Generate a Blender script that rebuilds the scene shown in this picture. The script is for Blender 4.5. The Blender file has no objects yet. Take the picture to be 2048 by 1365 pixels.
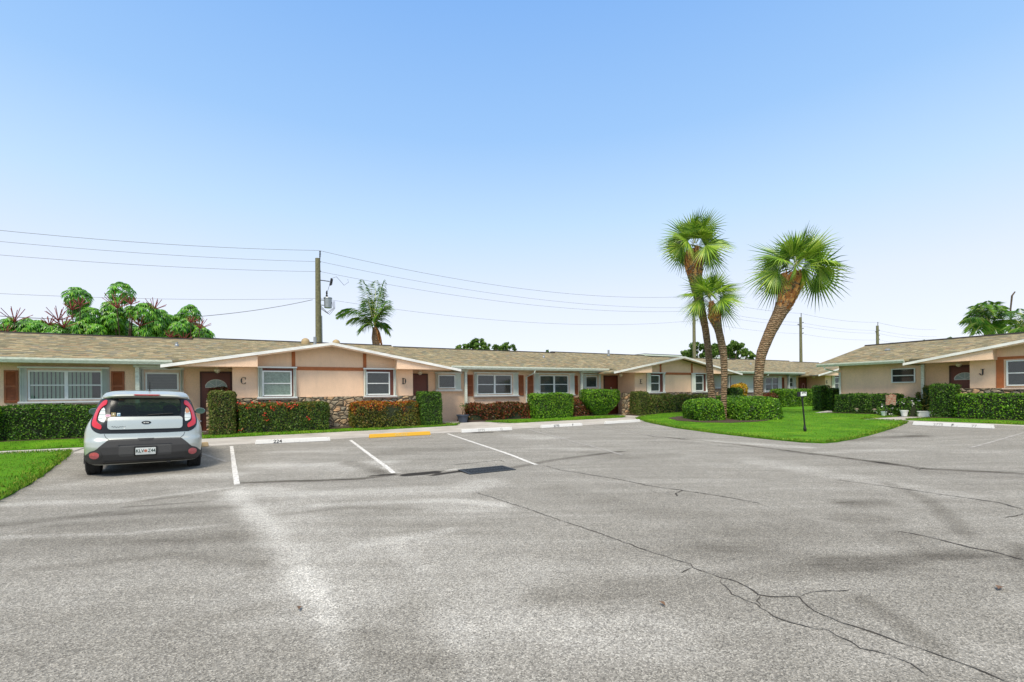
import bpy, bmesh, math, random
import numpy as np
from mathutils import Vector, Matrix
from mathutils.geometry import delaunay_2d_cdt, tessellate_polygon
from math import sin, cos, pi, radians, sqrt
random.seed(7); rng = np.random.default_rng(7)
scn = bpy.context.scene; COL = scn.collection

# ------------------------------------------------------------------ camera, sky, sun, exposure
F = 919.0; ROLL = radians(.62); EYE = 1.40; CY = 785.0; TH = radians(61.49)
cd = bpy.data.cameras.new('camera'); cam = bpy.data.objects.new('camera', cd); COL.objects.link(cam)
cd.sensor_width = 36; cd.lens = F/2048*36; cd.shift_x = 0; cd.shift_y = (CY-682.5)/2048; cd.clip_end = 3000; cd.clip_start = .05
cam.matrix_world = Matrix(((cos(ROLL), sin(ROLL), 0, 0), (0, 0, -1, 0), (-sin(ROLL), cos(ROLL), 0, EYE), (0, 0, 0, 1)))
scn.camera = cam
SUN_EL = radians(57); SUN_AZ = radians(194)          # azimuth from +Y, clockwise
wd = bpy.data.worlds.new('World'); scn.world = wd; wd.use_nodes = True
wn = wd.node_tree; wn.nodes.clear()
wo = wn.nodes.new('ShaderNodeOutputWorld'); wb = wn.nodes.new('ShaderNodeBackground')
sk = wn.nodes.new('ShaderNodeTexSky'); sk.sky_type = 'NISHITA'; sk.sun_disc = False
sk.sun_elevation = SUN_EL; sk.sun_rotation = SUN_AZ; sk.air_density = 1.0; sk.dust_density = 1.2; sk.ozone_density = 1.5
tc = wn.nodes.new('ShaderNodeTexCoord'); sp = wn.nodes.new('ShaderNodeSeparateXYZ'); wn.links.new(tc.outputs['Generated'], sp.inputs[0])
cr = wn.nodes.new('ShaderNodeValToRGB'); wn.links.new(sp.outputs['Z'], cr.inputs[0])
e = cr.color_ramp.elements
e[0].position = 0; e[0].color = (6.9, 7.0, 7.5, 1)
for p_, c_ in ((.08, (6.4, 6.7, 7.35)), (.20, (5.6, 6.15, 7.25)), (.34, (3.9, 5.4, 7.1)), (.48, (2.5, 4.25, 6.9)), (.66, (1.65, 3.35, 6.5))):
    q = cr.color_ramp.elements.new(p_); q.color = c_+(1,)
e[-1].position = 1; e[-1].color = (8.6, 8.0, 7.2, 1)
q = cr.color_ramp.elements.new(.84); q.color = (6.4, 6.6, 6.8, 1)   # whiter zone added above the view, as soft overhead fill light
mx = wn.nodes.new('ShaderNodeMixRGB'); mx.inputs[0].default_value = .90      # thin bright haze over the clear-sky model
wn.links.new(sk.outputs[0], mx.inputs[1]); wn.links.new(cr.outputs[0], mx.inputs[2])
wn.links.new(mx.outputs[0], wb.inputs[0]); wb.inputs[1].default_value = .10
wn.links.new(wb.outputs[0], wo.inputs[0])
sl = bpy.data.lights.new('sun', 'SUN'); sl.energy = 2.7; sl.angle = radians(18); sl.color = (1, .92, .79)
so = bpy.data.objects.new('sun', sl); COL.objects.link(so)
sd = Vector((sin(SUN_AZ)*cos(SUN_EL), cos(SUN_AZ)*cos(SUN_EL), sin(SUN_EL)))
so.rotation_euler = sd.to_track_quat('Z', 'Y').to_euler(); so.location = (0, -5, 30)
scn.view_settings.view_transform = 'Standard'; scn.view_settings.look = 'None'; scn.view_settings.exposure = 0.60; scn.view_settings.gamma = 1
scn.render.resolution_x = 1024; scn.render.resolution_y = 682

# ------------------------------------------------------------------ coordinates: s runs along the long row, n away from it
AX = Vector((sin(TH), cos(TH), 0)); NX = Vector((-cos(TH), sin(TH), 0))
def W(s, n, z=0): return AX*s + NX*n + Vector((0, 0, z))
def sn(x, y): return (x*AX.x+y*AX.y, x*NX.x+y*NX.y)
def ray(u, v):
    a = (u-1024)/F; b = (CY-v)/F
    return Vector((a*cos(ROLL)+b*sin(ROLL), 1, -a*sin(ROLL)+b*cos(ROLL)))
def at(u, v, Y): r = ray(u, v); return Vector((r.x*Y, Y, EYE+r.z*Y))
def ss(t): t = min(1, max(0, t)); return t*t*(3-2*t)
def G(s, n):                                            # height of the ground
    a = .10*ss((n-17.05)/.75); b = .17*ss((s-13)/8)
    d = -.085*math.exp(-((s+2)/3.2)**2-((n-10.8)/3.0)**2) - .03*math.exp(-((n-7.9)/.8)**2)*ss((8-s)/4)
    return max(a, b)+d
def gp(u, v, dz=0):                                     # point on the ground from a direction
    r = ray(u, v); z = 0
    for i in range(12):
        t = (z+dz-EYE)/r.z; p = r*t; z = G(*sn(p.x, p.y))
    return Vector((p.x, p.y, z+dz))
def gsn(u, v, dz=0): p = gp(u, v, dz); return sn(p.x, p.y)

# ------------------------------------------------------------------ node helpers
def mat(name):
    m = bpy.data.materials.new(name); m.use_nodes = True; nt = m.node_tree; nt.nodes.clear()
    o = nt.nodes.new('ShaderNodeOutputMaterial'); b = nt.nodes.new('ShaderNodeBsdfPrincipled'); nt.links.new(b.outputs[0], o.inputs[0])
    return m, nt, b
def N(nt, t, **k):
    n = nt.nodes.new('ShaderNode'+t)
    for a, v in k.items():
        if a.startswith('i_'): n.inputs[a[2:].replace('_', ' ')].default_value = v
        else: setattr(n, a, v)
    return n
def co(nt, kind='Object', scale=None, loc=None):
    t = N(nt, 'TexCoord'); s = t.outputs[kind]
    if scale is not None or loc is not None:
        mp = N(nt, 'Mapping'); nt.links.new(s, mp.inputs[0])
        if scale is not None: mp.inputs['Scale'].default_value = scale
        if loc is not None: mp.inputs['Location'].default_value = loc
        s = mp.outputs[0]
    return s
def noise(nt, sc, det=3, rough=.6, vec=None):
    n = N(nt, 'TexNoise'); n.inputs['Scale'].default_value = sc; n.inputs['Detail'].default_value = det; n.inputs['Roughness'].default_value = rough
    nt.links.new(vec if vec is not None else co(nt), n.inputs['Vector']); return n.outputs[0]
def ramp(nt, fac, stops, interp='LINEAR'):
    r = N(nt, 'ValToRGB'); r.color_ramp.interpolation = interp; nt.links.new(fac, r.inputs[0])
    e = r.color_ramp.elements
    while len(e) < len(stops): e.new(.5)
    for i, (p, c) in enumerate(stops):
        e[i].position = p; e[i].color = tuple(c)+(1,) if not isinstance(c, (int, float)) else (c, c, c, 1)
    return r.outputs[0]
def mixc(nt, fac, a, b, mode='MIX'):
    m = N(nt, 'MixRGB', blend_type=mode)
    for i, v in enumerate((fac, a, b)):
        if isinstance(v, (int, float)): m.inputs[i].default_value = v if i == 0 else (v, v, v, 1)
        elif isinstance(v, (tuple, list)): m.inputs[i].default_value = tuple(v)+(1,)
        else: nt.links.new(v, m.inputs[i])
    return m.outputs[0]
def mth(nt, op, a, b=None, c=None):
    m = N(nt, 'Math', operation=op)
    for i, v in enumerate((a, b, c)):
        if v is None: continue
        if isinstance(v, (int, float)): m.inputs[i].default_value = v
        else: nt.links.new(v, m.inputs[i])
    return m.outputs[0]
def bump(nt, b, h, st=.3, d=.01):
    n = N(nt, 'Bump'); n.inputs['Strength'].default_value = st; n.inputs['Distance'].default_value = d
    nt.links.new(h, n.inputs['Height']); nt.links.new(n.outputs[0], b.inputs['Normal'])
def plain(name, c, rough=.6, metal=0, var=.12, sc=6, coat=0, spec=None):
    m, nt, b = mat(name)
    f = noise(nt, sc, 4)
    col = ramp(nt, f, [(.3, [x*(1-var) for x in c]), (.7, [min(1, x*(1+var)) for x in c])])
    nt.links.new(col, b.inputs['Base Color']); b.inputs['Roughness'].default_value = rough; b.inputs['Metallic'].default_value = metal
    if coat: b.inputs['Coat Weight'].default_value = coat; b.inputs['Coat Roughness'].default_value = .05
    if spec is not None: b.inputs['Specular IOR Level'].default_value = spec
    return m
def leafmat(name, cols, rough=.5, trans=.25, patch=None, psc=1.5, pth=(.5, .6), ztop=0, spec=.3):
    m, nt, b = mat(name)
    g = N(nt, 'NewGeometry'); r = ramp(nt, g.outputs['Random Per Island'], [(i/(len(cols)-1 if len(cols) > 1 else 1), c) for i, c in enumerate(cols)])
    if patch:
        r2 = ramp(nt, g.outputs['Random Per Island'], [(i/(len(patch)-1), c) for i, c in enumerate(patch)], 'CONSTANT')
        nz = noise(nt, psc, 3)
        if ztop: sx = N(nt, 'SeparateXYZ'); nt.links.new(co(nt), sx.inputs[0]); nz = mth(nt, 'ADD', nz, mth(nt, 'MULTIPLY', mth(nt, 'SUBTRACT', sx.outputs[2], .62), ztop))   # new growth colours at the tips
        k = ramp(nt, nz, [(pth[0], 0.), (pth[1], 1.)])
        r = mixc(nt, k, r, r2)
    v = ramp(nt, noise(nt, 2.3, 3), [(.3, (.75, .75, .75)), (.7, (1.25, 1.25, 1.25))])
    r = mixc(nt, 1., r, v, 'MULTIPLY')
    nt.links.new(r, b.inputs['Base Color']); b.inputs['Roughness'].default_value = rough; b.inputs['Specular IOR Level'].default_value = spec
    t = N(nt, 'BsdfTranslucent'); nt.links.new(r, t.inputs[0]); mx = N(nt, 'MixShader'); mx.inputs[0].default_value = trans
    nt.links.new(b.outputs[0], mx.inputs[1]); nt.links.new(t.outputs[0], mx.inputs[2])
    nt.links.new(mx.outputs[0], [n for n in nt.nodes if n.type == 'OUTPUT_MATERIAL'][0].inputs[0])
    return m

M = {}
# asphalt: aggregate speckle, dust and tyre stains read from the ground's own wear map
m, nt, b = mat('asphalt')
at_ = N(nt, 'Attribute', attribute_name='wear'); oc = co(nt)
big = noise(nt, .35, 4, .6, oc); mid = noise(nt, 2.2, 5, .65, oc)
mpg = N(nt, 'Mapping'); nt.links.new(oc, mpg.inputs[0]); mpg.inputs['Rotation'].default_value = (0, 0, radians(8)); mpg.inputs['Scale'].default_value = (.38, 1.9, 1)
swp = noise(nt, 1.0, 5, .62, mpg.outputs[0])          # sweeping dust trails left by wheels and run-off
k = mth(nt, 'ADD', at_.outputs['Fac'], mth(nt, 'MULTIPLY', mth(nt, 'SUBTRACT', big, .5), .26)); k = mth(nt, 'ADD', k, mth(nt, 'MULTIPLY', mth(nt, 'SUBTRACT', swp, .5), .45))
mp2 = N(nt, 'Mapping'); nt.links.new(oc, mp2.inputs[0]); mp2.inputs['Rotation'].default_value = (0, 0, radians(14)); mp2.inputs['Scale'].default_value = (.30, 4.2, 1)
k = mth(nt, 'ADD', k, mth(nt, 'MULTIPLY', mth(nt, 'SUBTRACT', noise(nt, 1.0, 4, .6, mp2.outputs[0]), .5), .34))
k = mth(nt, 'ADD', k, mth(nt, 'MULTIPLY', mth(nt, 'SUBTRACT', mid, .5), .22))
base = ramp(nt, k, [(.0, (.028, .024, .02)), (.11, (.09, .08, .066)), (.28, (.195, .181, .155)), (.5, (.262, .246, .215)), (.72, (.355, .337, .302)), (1., (.50, .48, .438))])
vo = N(nt, 'TexVoronoi'); vo.inputs['Scale'].default_value = 125; nt.links.new(oc, vo.inputs['Vector'])
sepc = N(nt, 'SeparateColor'); nt.links.new(vo.outputs['Color'], sepc.inputs[0])
spk = ramp(nt, sepc.outputs[0], [(.0, .36), (.2, .68), (.55, 1.0), (.8, 1.24), (.95, 1.75)])
fine = ramp(nt, noise(nt, 160, 2, .7, oc), [(.3, .62), (.7, 1.4)])
col = mixc(nt, .85, base, spk, 'MULTIPLY'); col = mixc(nt, .75, col, fine, 'MULTIPLY')
mid3 = ramp(nt, noise(nt, 9, 4, .75, oc), [(.3, .88), (.7, 1.12)]); col = mixc(nt, .8, col, mid3, 'MULTIPLY')
nt.links.new(col, b.inputs['Base Color']); b.inputs['Roughness'].default_value = .9; b.inputs['Specular IOR Level'].default_value = .25
bump(nt, b, mth(nt, 'ADD', vo.outputs['Distance'], noise(nt, 200, 2, .6, oc)), .7, .006); M['asphalt'] = m
m, nt, b = mat('concrete')
c = mixc(nt, .7, ramp(nt, noise(nt, 1.1, 5), [(.3, (.34, .31, .275)), (.7, (.50, .47, .425))]), ramp(nt, noise(nt, 60, 3), [(.3, .8), (.7, 1.15)]), 'MULTIPLY')
nt.links.new(c, b.inputs['Base Color']); b.inputs['Roughness'].default_value = .9; bump(nt, b, noise(nt, 120, 2), .3, .003); M['concrete'] = m
m, nt, b = mat('lawn_turf')
c = mixc(nt, .6, ramp(nt, noise(nt, .9, 5), [(.3, (.055, .15, .008)), (.55, (.10, .26, .010)), (.75, (.20, .33, .02))]), ramp(nt, noise(nt, 45, 3), [(.3, .5), (.7, 1.3)]), 'MULTIPLY')
nt.links.new(c, b.inputs['Base Color']); b.inputs['Roughness'].default_value = .9; b.inputs['Specular IOR Level'].default_value = .1; bump(nt, b, noise(nt, 60, 3), .8, .03); M['turf'] = m
M['blade'] = leafmat('grass_blade', [(.045, .12, .010), (.10, .23, .014), (.17, .32, .02), (.38, .38, .07)], .6, .35, spec=.15)
M['soil'] = plain('mulch', (.055, .032, .02), .95, var=.5, sc=40)
M['ground'] = plain('far_ground', (.10, .16, .03), .95, var=.4, sc=.3)
def stucco(name, c):
    m, nt, b = mat(name)
    oc = co(nt); a = ramp(nt, noise(nt, .7, 4, .6, oc), [(.3, [x*.90 for x in c]), (.5, c), (.7, [min(1, x*1.06) for x in c])])
    a = mixc(nt, .5, a, ramp(nt, noise(nt, 2.2, 6, .8, co(nt, scale=(1, 1, .25))), [(.35, .86), (.55, 1.02)]), 'MULTIPLY')
    a = mixc(nt, .55, a, ramp(nt, noise(nt, 38, 3, .7, oc), [(.3, .80), (.7, 1.18)]), 'MULTIPLY')
    nt.links.new(a, b.inputs['Base Color']); b.inputs['Roughness'].default_value = .92; b.inputs['Specular IOR Level'].default_value = .2
    bump(nt, b, noise(nt, 45, 4, .7, oc), .6, .015); return m
M['stucco'] = stucco('peach_stucco', (.89, .62, .42)); M['stucco2'] = stucco('peach_fascia', (.91, .63, .43))
M['band'] = plain('terracotta_paint', (.42, .125, .035), .7)
def shingle(name, swap=False):
    m, nt, b = mat(name)
    oc = co(nt); sp = N(nt, 'SeparateXYZ'); nt.links.new(oc, sp.inputs[0])
    X, Y = (sp.outputs[0], sp.outputs[1]) if not swap else (sp.outputs[1], sp.outputs[0])
    row = mth(nt, 'FLOOR', mth(nt, 'MULTIPLY', Y, 1/.105))
    rr = N(nt, 'TexWhiteNoise', noise_dimensions='1D'); nt.links.new(row, rr.inputs['W'])
    cx = mth(nt, 'FLOOR', mth(nt, 'ADD', mth(nt, 'MULTIPLY', X, 1/.20), mth(nt, 'MULTIPLY', rr.outputs['Value'], 7)))
    cb = N(nt, 'CombineXYZ'); nt.links.new(cx, cb.inputs[0]); nt.links.new(row, cb.inputs[1])
    wn_ = N(nt, 'TexWhiteNoise', noise_dimensions='3D'); nt.links.new(cb.outputs[0], wn_.inputs['Vector'])
    pal = ramp(nt, wn_.outputs['Value'], [(0, (.11, .10, .065)), (.16, (.19, .16, .09)), (.32, (.27, .215, .12)), (.46, (.16, .165, .10)), (.58, (.34, .275, .155)), (.72, (.29, .18, .10)), (.78, (.17, .175, .15)), (.88, (.40, .34, .21)), (.95, (.22, .185, .11))], 'CONSTANT')
    pal = mixc(nt, .25, pal, (.25, .205, .12)); pal = mixc(nt, .6, pal, ramp(nt, noise(nt, 14, 3, .7, oc), [(.3, .72), (.7, 1.3)]), 'MULTIPLY')
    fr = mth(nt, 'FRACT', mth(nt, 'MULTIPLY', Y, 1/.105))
    pal = mixc(nt, 1., pal, ramp(nt, fr, [(0, .45), (.25, .98), (1, 1.06)]), 'MULTIPLY')  # shadow line of each shingle course, painted into the colour
    pal = mixc(nt, .6, pal, ramp(nt, noise(nt, .45, 3, .6, oc), [(.3, .86), (.7, 1.12)]), 'MULTIPLY')
    nt.links.new(pal, b.inputs['Base Color']); b.inputs['Roughness'].default_value = .95; b.inputs['Specular IOR Level'].default_value = .15
    bump(nt, b, fr, .5, .01); return m
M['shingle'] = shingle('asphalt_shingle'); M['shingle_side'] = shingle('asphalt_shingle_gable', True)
M['ridge'] = plain('ridge_metal', (.045, .04, .035), .7)
m, nt, b = mat('fascia_white')
c = mixc(nt, 1, (.90, .88, .82), ramp(nt, noise(nt, 3, 5, .7, co(nt, scale=(1, 1, 4))), [(.35, .78), (.6, 1.)]), 'MULTIPLY')
nt.links.new(c, b.inputs['Base Color']); b.inputs['Roughness'].default_value = .5; M['white'] = m
m, nt, b = mat('gutter_paint')
c = mixc(nt, ramp(nt, noise(nt, 9, 6, .75, co(nt, scale=(1, 1, 5))), [(.42, 0.), (.72, .75)]), (.70, .74, .64), (.22, .24, .15))
nt.links.new(c, b.inputs['Base Color']); b.inputs['Roughness'].default_value = .45; M['gutter'] = m
M['alu'] = plain('accordion_white', (.78, .82, .75), .4, var=.06); M['sash'] = plain('sash_white', (.74, .76, .72), .4, var=.05)
M['sill'] = plain('sill_peach', (.66, .50, .38), .7)
M['reveal'] = plain('brown_reveal', (.13, .035, .02), .6); M['shut'] = plain('louver_brown', (.30, .085, .025), .6, var=.2)
M['door'] = plain('door_brown', (.15, .034, .016), .45, var=.15, sc=2); M['doorframe'] = plain('door_frame_brown', (.07, .02, .012), .5)
m, nt, b = mat('window_glass')
b.inputs['Base Color'].default_value = (.02, .03, .035, 1); b.inputs['Roughness'].default_value = .04; b.inputs['Specular IOR Level'].default_value = .9
tr = N(nt, 'BsdfTransparent'); tr.inputs[0].default_value = (.75, .85, .82, 1); mx_ = N(nt, 'MixShader'); mx_.inputs[0].default_value = .72
nt.links.new(b.outputs[0], mx_.inputs[1]); nt.links.new(tr.outputs[0], mx_.inputs[2]); nt.links.new(mx_.outputs[0], [n for n in nt.nodes if n.type == 'OUTPUT_MATERIAL'][0].inputs[0]); M['glass'] = m; b.inputs['IOR'].default_value = 2.1
M['inside'] = plain('room_dark', (.035, .04, .04), .8, var=.3); M['blind'] = plain('blind_cloth', (.55, .62, .50), .8, var=.1)
M['curtain'] = plain('curtain_lace', (.50, .55, .46), .9, var=.25, sc=14); M['frost'] = plain('frosted_glass', (.30, .40, .40), .3, var=.3, sc=60)
M['black'] = plain('black_paint', (.012, .012, .012), .45); M['steel'] = plain('galvanised', (.35, .37, .38), .45, .6)
M['lampglass'] = plain('lamp_glass', (.72, .66, .50), .3)
# stone veneer
m, nt, b = mat('stone_veneer')
oc = co(nt, scale=(1, 1, 1.5)); nz = N(nt, 'TexNoise'); nz.inputs['Scale'].default_value = 3.0; nt.links.new(oc, nz.inputs['Vector'])
dv = mixc(nt, .16, oc, nz.outputs['Color'], 'ADD')
v1 = N(nt, 'TexVoronoi', feature='DISTANCE_TO_EDGE'); v1.inputs['Scale'].default_value = 4.2; nt.links.new(dv, v1.inputs['Vector'])
v2 = N(nt, 'TexVoronoi'); v2.inputs['Scale'].default_value = 4.2; nt.links.new(dv, v2.inputs['Vector'])
sc_ = N(nt, 'SeparateColor'); nt.links.new(v2.outputs['Color'], sc_.inputs[0])
c = ramp(nt, sc_.outputs[0], [(0, (.24, .18, .11)), (.25, (.38, .29, .18)), (.5, (.28, .25, .18)), (.72, (.48, .34, .19)), (.9, (.55, .34, .18))])
c = mixc(nt, .9, c, ramp(nt, noise(nt, 12, 4, .7), [(.3, .55), (.7, 1.35)]), 'MULTIPLY')
g_ = ramp(nt, v1.outputs['Distance'], [(.0, 0.), (.035, 0.), (.07, 1.)])
c = mixc(nt, g_, (.10, .08, .055), c); nt.links.new(c, b.inputs['Base Color']); b.inputs['Roughness'].default_value = .9
bump(nt, b, mth(nt, 'ADD', ramp(nt, v1.outputs['Distance'], [(0, 0.), (.2, 1.)]), mth(nt, 'MULTIPLY', noise(nt, 25, 4), .4)), .9, .05); M['stone'] = m
# plants
M['hcore'] = plain('hedge_twigs', (.022, .030, .010), .95, var=.4, sc=20)
M['hedge'] = leafmat('hedge_leaf', [(.010, .035, .005), (.035, .10, .010), (.07, .18, .016), (.19, .34, .03)], .42)
M['hedge_bright'] = leafmat('bright_hedge_leaf', [(.016, .055, .006), (.07, .20, .012), (.14, .33, .015), (.30, .50, .03)], .42)
M['hedge_olive'] = leafmat('olive_hedge_leaf', [(.03, .065, .008), (.07, .13, .014), (.13, .19, .025), (.20, .22, .05), (.18, .10, .04)], .5)
M['ixora'] = leafmat('ixora_leaf', [(.025, .06, .008), (.05, .12, .012), (.10, .18, .02), (.18, .20, .03)], .45, patch=[(.06, .10, .012), (.12, .13, .015), (.22, .15, .02), (.06, .12, .015), (.22, .07, .012)], psc=2.2, pth=(.54, .64), ztop=.35)
M['croton'] = leafmat('croton_leaf', [(.03, .07, .010), (.10, .13, .016), (.20, .19, .025), (.06, .08, .012), (.24, .14, .02)], .45, patch=[(.42, .09, .015), (.48, .24, .02), (.16, .14, .015), (.36, .05, .015), (.46, .32, .04)], psc=2.6, pth=(.50, .60), ztop=.42)
M['croton_red'] = leafmat('dark_croton_leaf', [(.03, .05, .010), (.08, .03, .012), (.20, .03, .018), (.06, .09, .015), (.28, .07, .03)], .4, patch=[(.06, .09, .012), (.24, .12, .03), (.30, .04, .03), (.10, .14, .02)], psc=1.8, pth=(.5, .6))
M['croton_yel'] = leafmat('yellow_croton_leaf', [(.55, .30, .02), (.65, .42, .03), (.35, .30, .02), (.50, .20, .02)], .45)
M['flower_red'] = leafmat('red_blossom', [(.55, .03, .02), (.65, .08, .03), (.45, .02, .02)], .6); M['flower_white'] = leafmat('white_blossom', [(.8, .8, .78), (.75, .7, .72)], .6)
M['tree'] = leafmat('tree_leaf', [(.03, .07, .010), (.06, .14, .016), (.12, .22, .025), (.20, .28, .05)], .5)
M['umb'] = leafmat('umbrella_leaf', [(.03, .11, .008), (.07, .25, .012), (.13, .40, .018), (.24, .46, .03)], .35, spec=.5)
M['umbred'] = plain('red_spike', (.22, .04, .035), .6, var=.4, sc=5)
M['fan'] = leafmat('fan_palm_leaf', [(.06, .14, .014), (.14, .28, .02), (.26, .42, .03), (.42, .52, .08)], .38, spec=.5)
M['feather'] = leafmat('feather_palm_leaf', [(.04, .12, .014), (.08, .22, .02), (.15, .32, .035), (.26, .30, .05)], .4)
M['petiole'] = plain('petiole', (.42, .44, .14), .5)
m, nt, b = mat('palm_bark')
wv = N(nt, 'TexWave', wave_type='BANDS', bands_direction='Z'); wv.inputs['Scale'].default_value = 3.2; wv.inputs['Distortion'].default_value = 5; wv.inputs['Detail'].default_value = 4; wv.inputs['Detail Scale'].default_value = 3; nt.links.new(co(nt), wv.inputs['Vector'])
c = mixc(nt, .5, ramp(nt, noise(nt, 9, 5, .75), [(.3, (.12, .07, .035)), (.5, (.26, .165, .09)), (.72, (.42, .33, .21))]), ramp(nt, wv.outputs['Fac'], [(0, .6), (.6, 1.15)]), 'MULTIPLY')
nt.links.new(c, b.inputs['Base Color']); b.inputs['Roughness'].default_value = .95; bump(nt, b, mth(nt, 'ADD', wv.outputs['Fac'], noise(nt, 18, 4)), 1., .05); M['bark'] = m
M['boot'] = leafmat('palm_boot', [(.28, .10, .03), (.52, .21, .06), (.68, .36, .13), (.18, .06, .025)], .8, .0)
M['wood'] = plain('pole_wood', (.17, .16, .085), .9, var=.35, sc=8)
M['trunk'] = plain('tree_trunk', (.10, .07, .045), .9, var=.4)

# ------------------------------------------------------------------ mesh helpers
def link(o, parent=None):
    COL.objects.link(o)
    if parent: o.parent = parent
    return o
def tag(o, label=None, cat=None, group=None, kind=None):
    for k, v in (('label', label), ('category', cat), ('group', group), ('kind', kind)):
        if v: o[k] = v
    return o
def empty(name, loc, rz=0, label=None, cat=None, group=None, rot=None):
    o = bpy.data.objects.new(name, None); o.location = loc; o.rotation_euler = rot if rot else (0, 0, rz); o.empty_display_size = .2
    return tag(link(o), label, cat, group)
class MB:
    def __init__(s): s.v = []; s.f = []; s.mi = []; s.cur = 0
    def add(s, vs, fs):
        k = len(s.v); s.v += [tuple(p) for p in vs]; s.f += [tuple(i+k for i in f) for f in fs]; s.mi += [s.cur]*len(fs); return s
    def box(s, x0, x1, y0, y1, z0, z1):
        return s.add([(x, y, z) for z in (z0, z1) for y in (y0, y1) for x in (x0, x1)], [(0, 2, 3, 1), (4, 5, 7, 6), (0, 1, 5, 4), (2, 6, 7, 3), (0, 4, 6, 2), (1, 3, 7, 5)])
    def prism(s, poly, y0, y1):                         # polygon in x,z extruded along y
        n = len(poly); vs = [(x, y0, z) for x, z in poly]+[(x, y1, z) for x, z in poly]
        return s.add(vs, [tuple(range(n)), tuple(range(2*n-1, n-1, -1))]+[((i+1) % n, i, i+n, (i+1) % n+n) for i in range(n)])
    def slab(s, quad, t):                               # quad top points, thickness t downwards
        n = len(quad); q = [Vector(p) for p in quad]
        return s.add(q+[p-Vector((0, 0, t)) for p in q], [tuple(range(n)), tuple(range(2*n-1, n-1, -1))]+[((i+1) % n, i, i+n, (i+1) % n+n) for i in range(n)])
    def tube(s, pts, r, seg=8, cap=True):
        pts = [Vector(p) for p in pts]; rs = r if isinstance(r, (list, tuple)) else [r]*len(pts); vs = []; fs = []
        ref = Vector((0, 0, 1)) if abs((pts[-1]-pts[0]).normalized().z) < .9 else Vector((1, 0, 0))
        for i, p in enumerate(pts):
            d = (pts[min(i+1, len(pts)-1)]-pts[max(i-1, 0)]).normalized(); a = d.cross(ref).normalized(); b = d.cross(a)
            for k in range(seg):
                t = 2*pi*k/seg; vs.append(p+a*cos(t)*rs[i]+b*sin(t)*rs[i])
        for i in range(len(pts)-1):
            for k in range(seg): fs.append((i*seg+k, i*seg+(k+1) % seg, (i+1)*seg+(k+1) % seg, (i+1)*seg+k))
        if cap: fs += [tuple(range(seg)), tuple(range(len(pts)*seg-1, (len(pts)-1)*seg-1, -1))]
        return s.add(vs, fs)
    def lathe(s, prof, c=(0, 0, 0), seg=20, axis='z'):
        vs = []; fs = []; c = Vector(c)
        for r, h in prof:
            for k in range(seg):
                t = 2*pi*k/seg; p = Vector((r*cos(t), r*sin(t), h)) if axis == 'z' else Vector((h, r*cos(t), r*sin(t))) if axis == 'x' else Vector((r*cos(t), h, r*sin(t)))
                vs.append(c+p)
        for i in range(len(prof)-1):
            for k in range(seg): fs.append((i*seg+k, i*seg+(k+1) % seg, (i+1)*seg+(k+1) % seg, (i+1)*seg+k))
        return s.add(vs, fs)
    def build(s, name, m, parent=None, smooth=False, **kw):
        me = bpy.data.meshes.new(name); me.from_pydata(s.v, [], s.f)
        for q in (m if isinstance(m, (list, tuple)) else [m]): me.materials.append(q)
        if any(s.mi): me.polygons.foreach_set('material_index', s.mi)
        bm = bmesh.new(); bm.from_mesh(me); bmesh.ops.recalc_face_normals(bm, faces=bm.faces); bm.to_mesh(me); bm.free()
        if smooth:
            me.polygons.foreach_set('use_smooth', [True]*len(me.polygons))
            try: me.set_sharp_from_angle(angle=radians(35))
            except Exception: pass
        o = bpy.data.objects.new(name, me); link(o, parent); tag(o, **kw) if kw else None
        return o
def npmesh(name, V, Fq, mats, mi=None, parent=None, smooth=False, **kw):
    me = bpy.data.meshes.new(name); me.from_pydata([tuple(p) for p in np.asarray(V).tolist()], [], np.asarray(Fq).tolist() if isinstance(Fq, np.ndarray) else Fq)
    for q in mats: me.materials.append(q)
    if mi is not None: me.polygons.foreach_set('material_index', np.asarray(mi, dtype=np.int32))
    if smooth: me.polygons.foreach_set('use_smooth', [True]*len(me.polygons))
    o = bpy.data.objects.new(name, me); link(o, parent); tag(o, **kw) if kw else None
    return o
def leafquads(P, Nn, size, asp=.5, jit=.7, up=0.):
    """rhombic leaves at P, facing roughly Nn"""
    n = len(P); d = rng.normal(size=(n, 3)); nn = Nn+rng.normal(size=(n, 3))*jit; nn /= np.linalg.norm(nn, axis=1)[:, None]
    d[:, 2] += up; d -= nn*np.sum(d*nn, axis=1)[:, None]; d /= np.linalg.norm(d, axis=1)[:, None]+1e-9
    t = np.cross(nn, d); L = size*rng.uniform(.6, 1.35, (n, 1))
    V = np.stack([P-d*L*.5, P+t*L*asp*.5+d*L*.05, P+d*L*.5, P-t*L*asp*.5+d*L*.05], 1).reshape(-1, 3)
    return V, np.arange(4*n).reshape(n, 4)
def smooth_noise(P, sc, seed=0):
    r = np.random.default_rng(seed); out = np.zeros(len(P))
    for i in range(5):
        k = r.normal(size=3)*sc; out += np.sin(P@k+r.uniform(0, 6.28))
    return out/5

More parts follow.
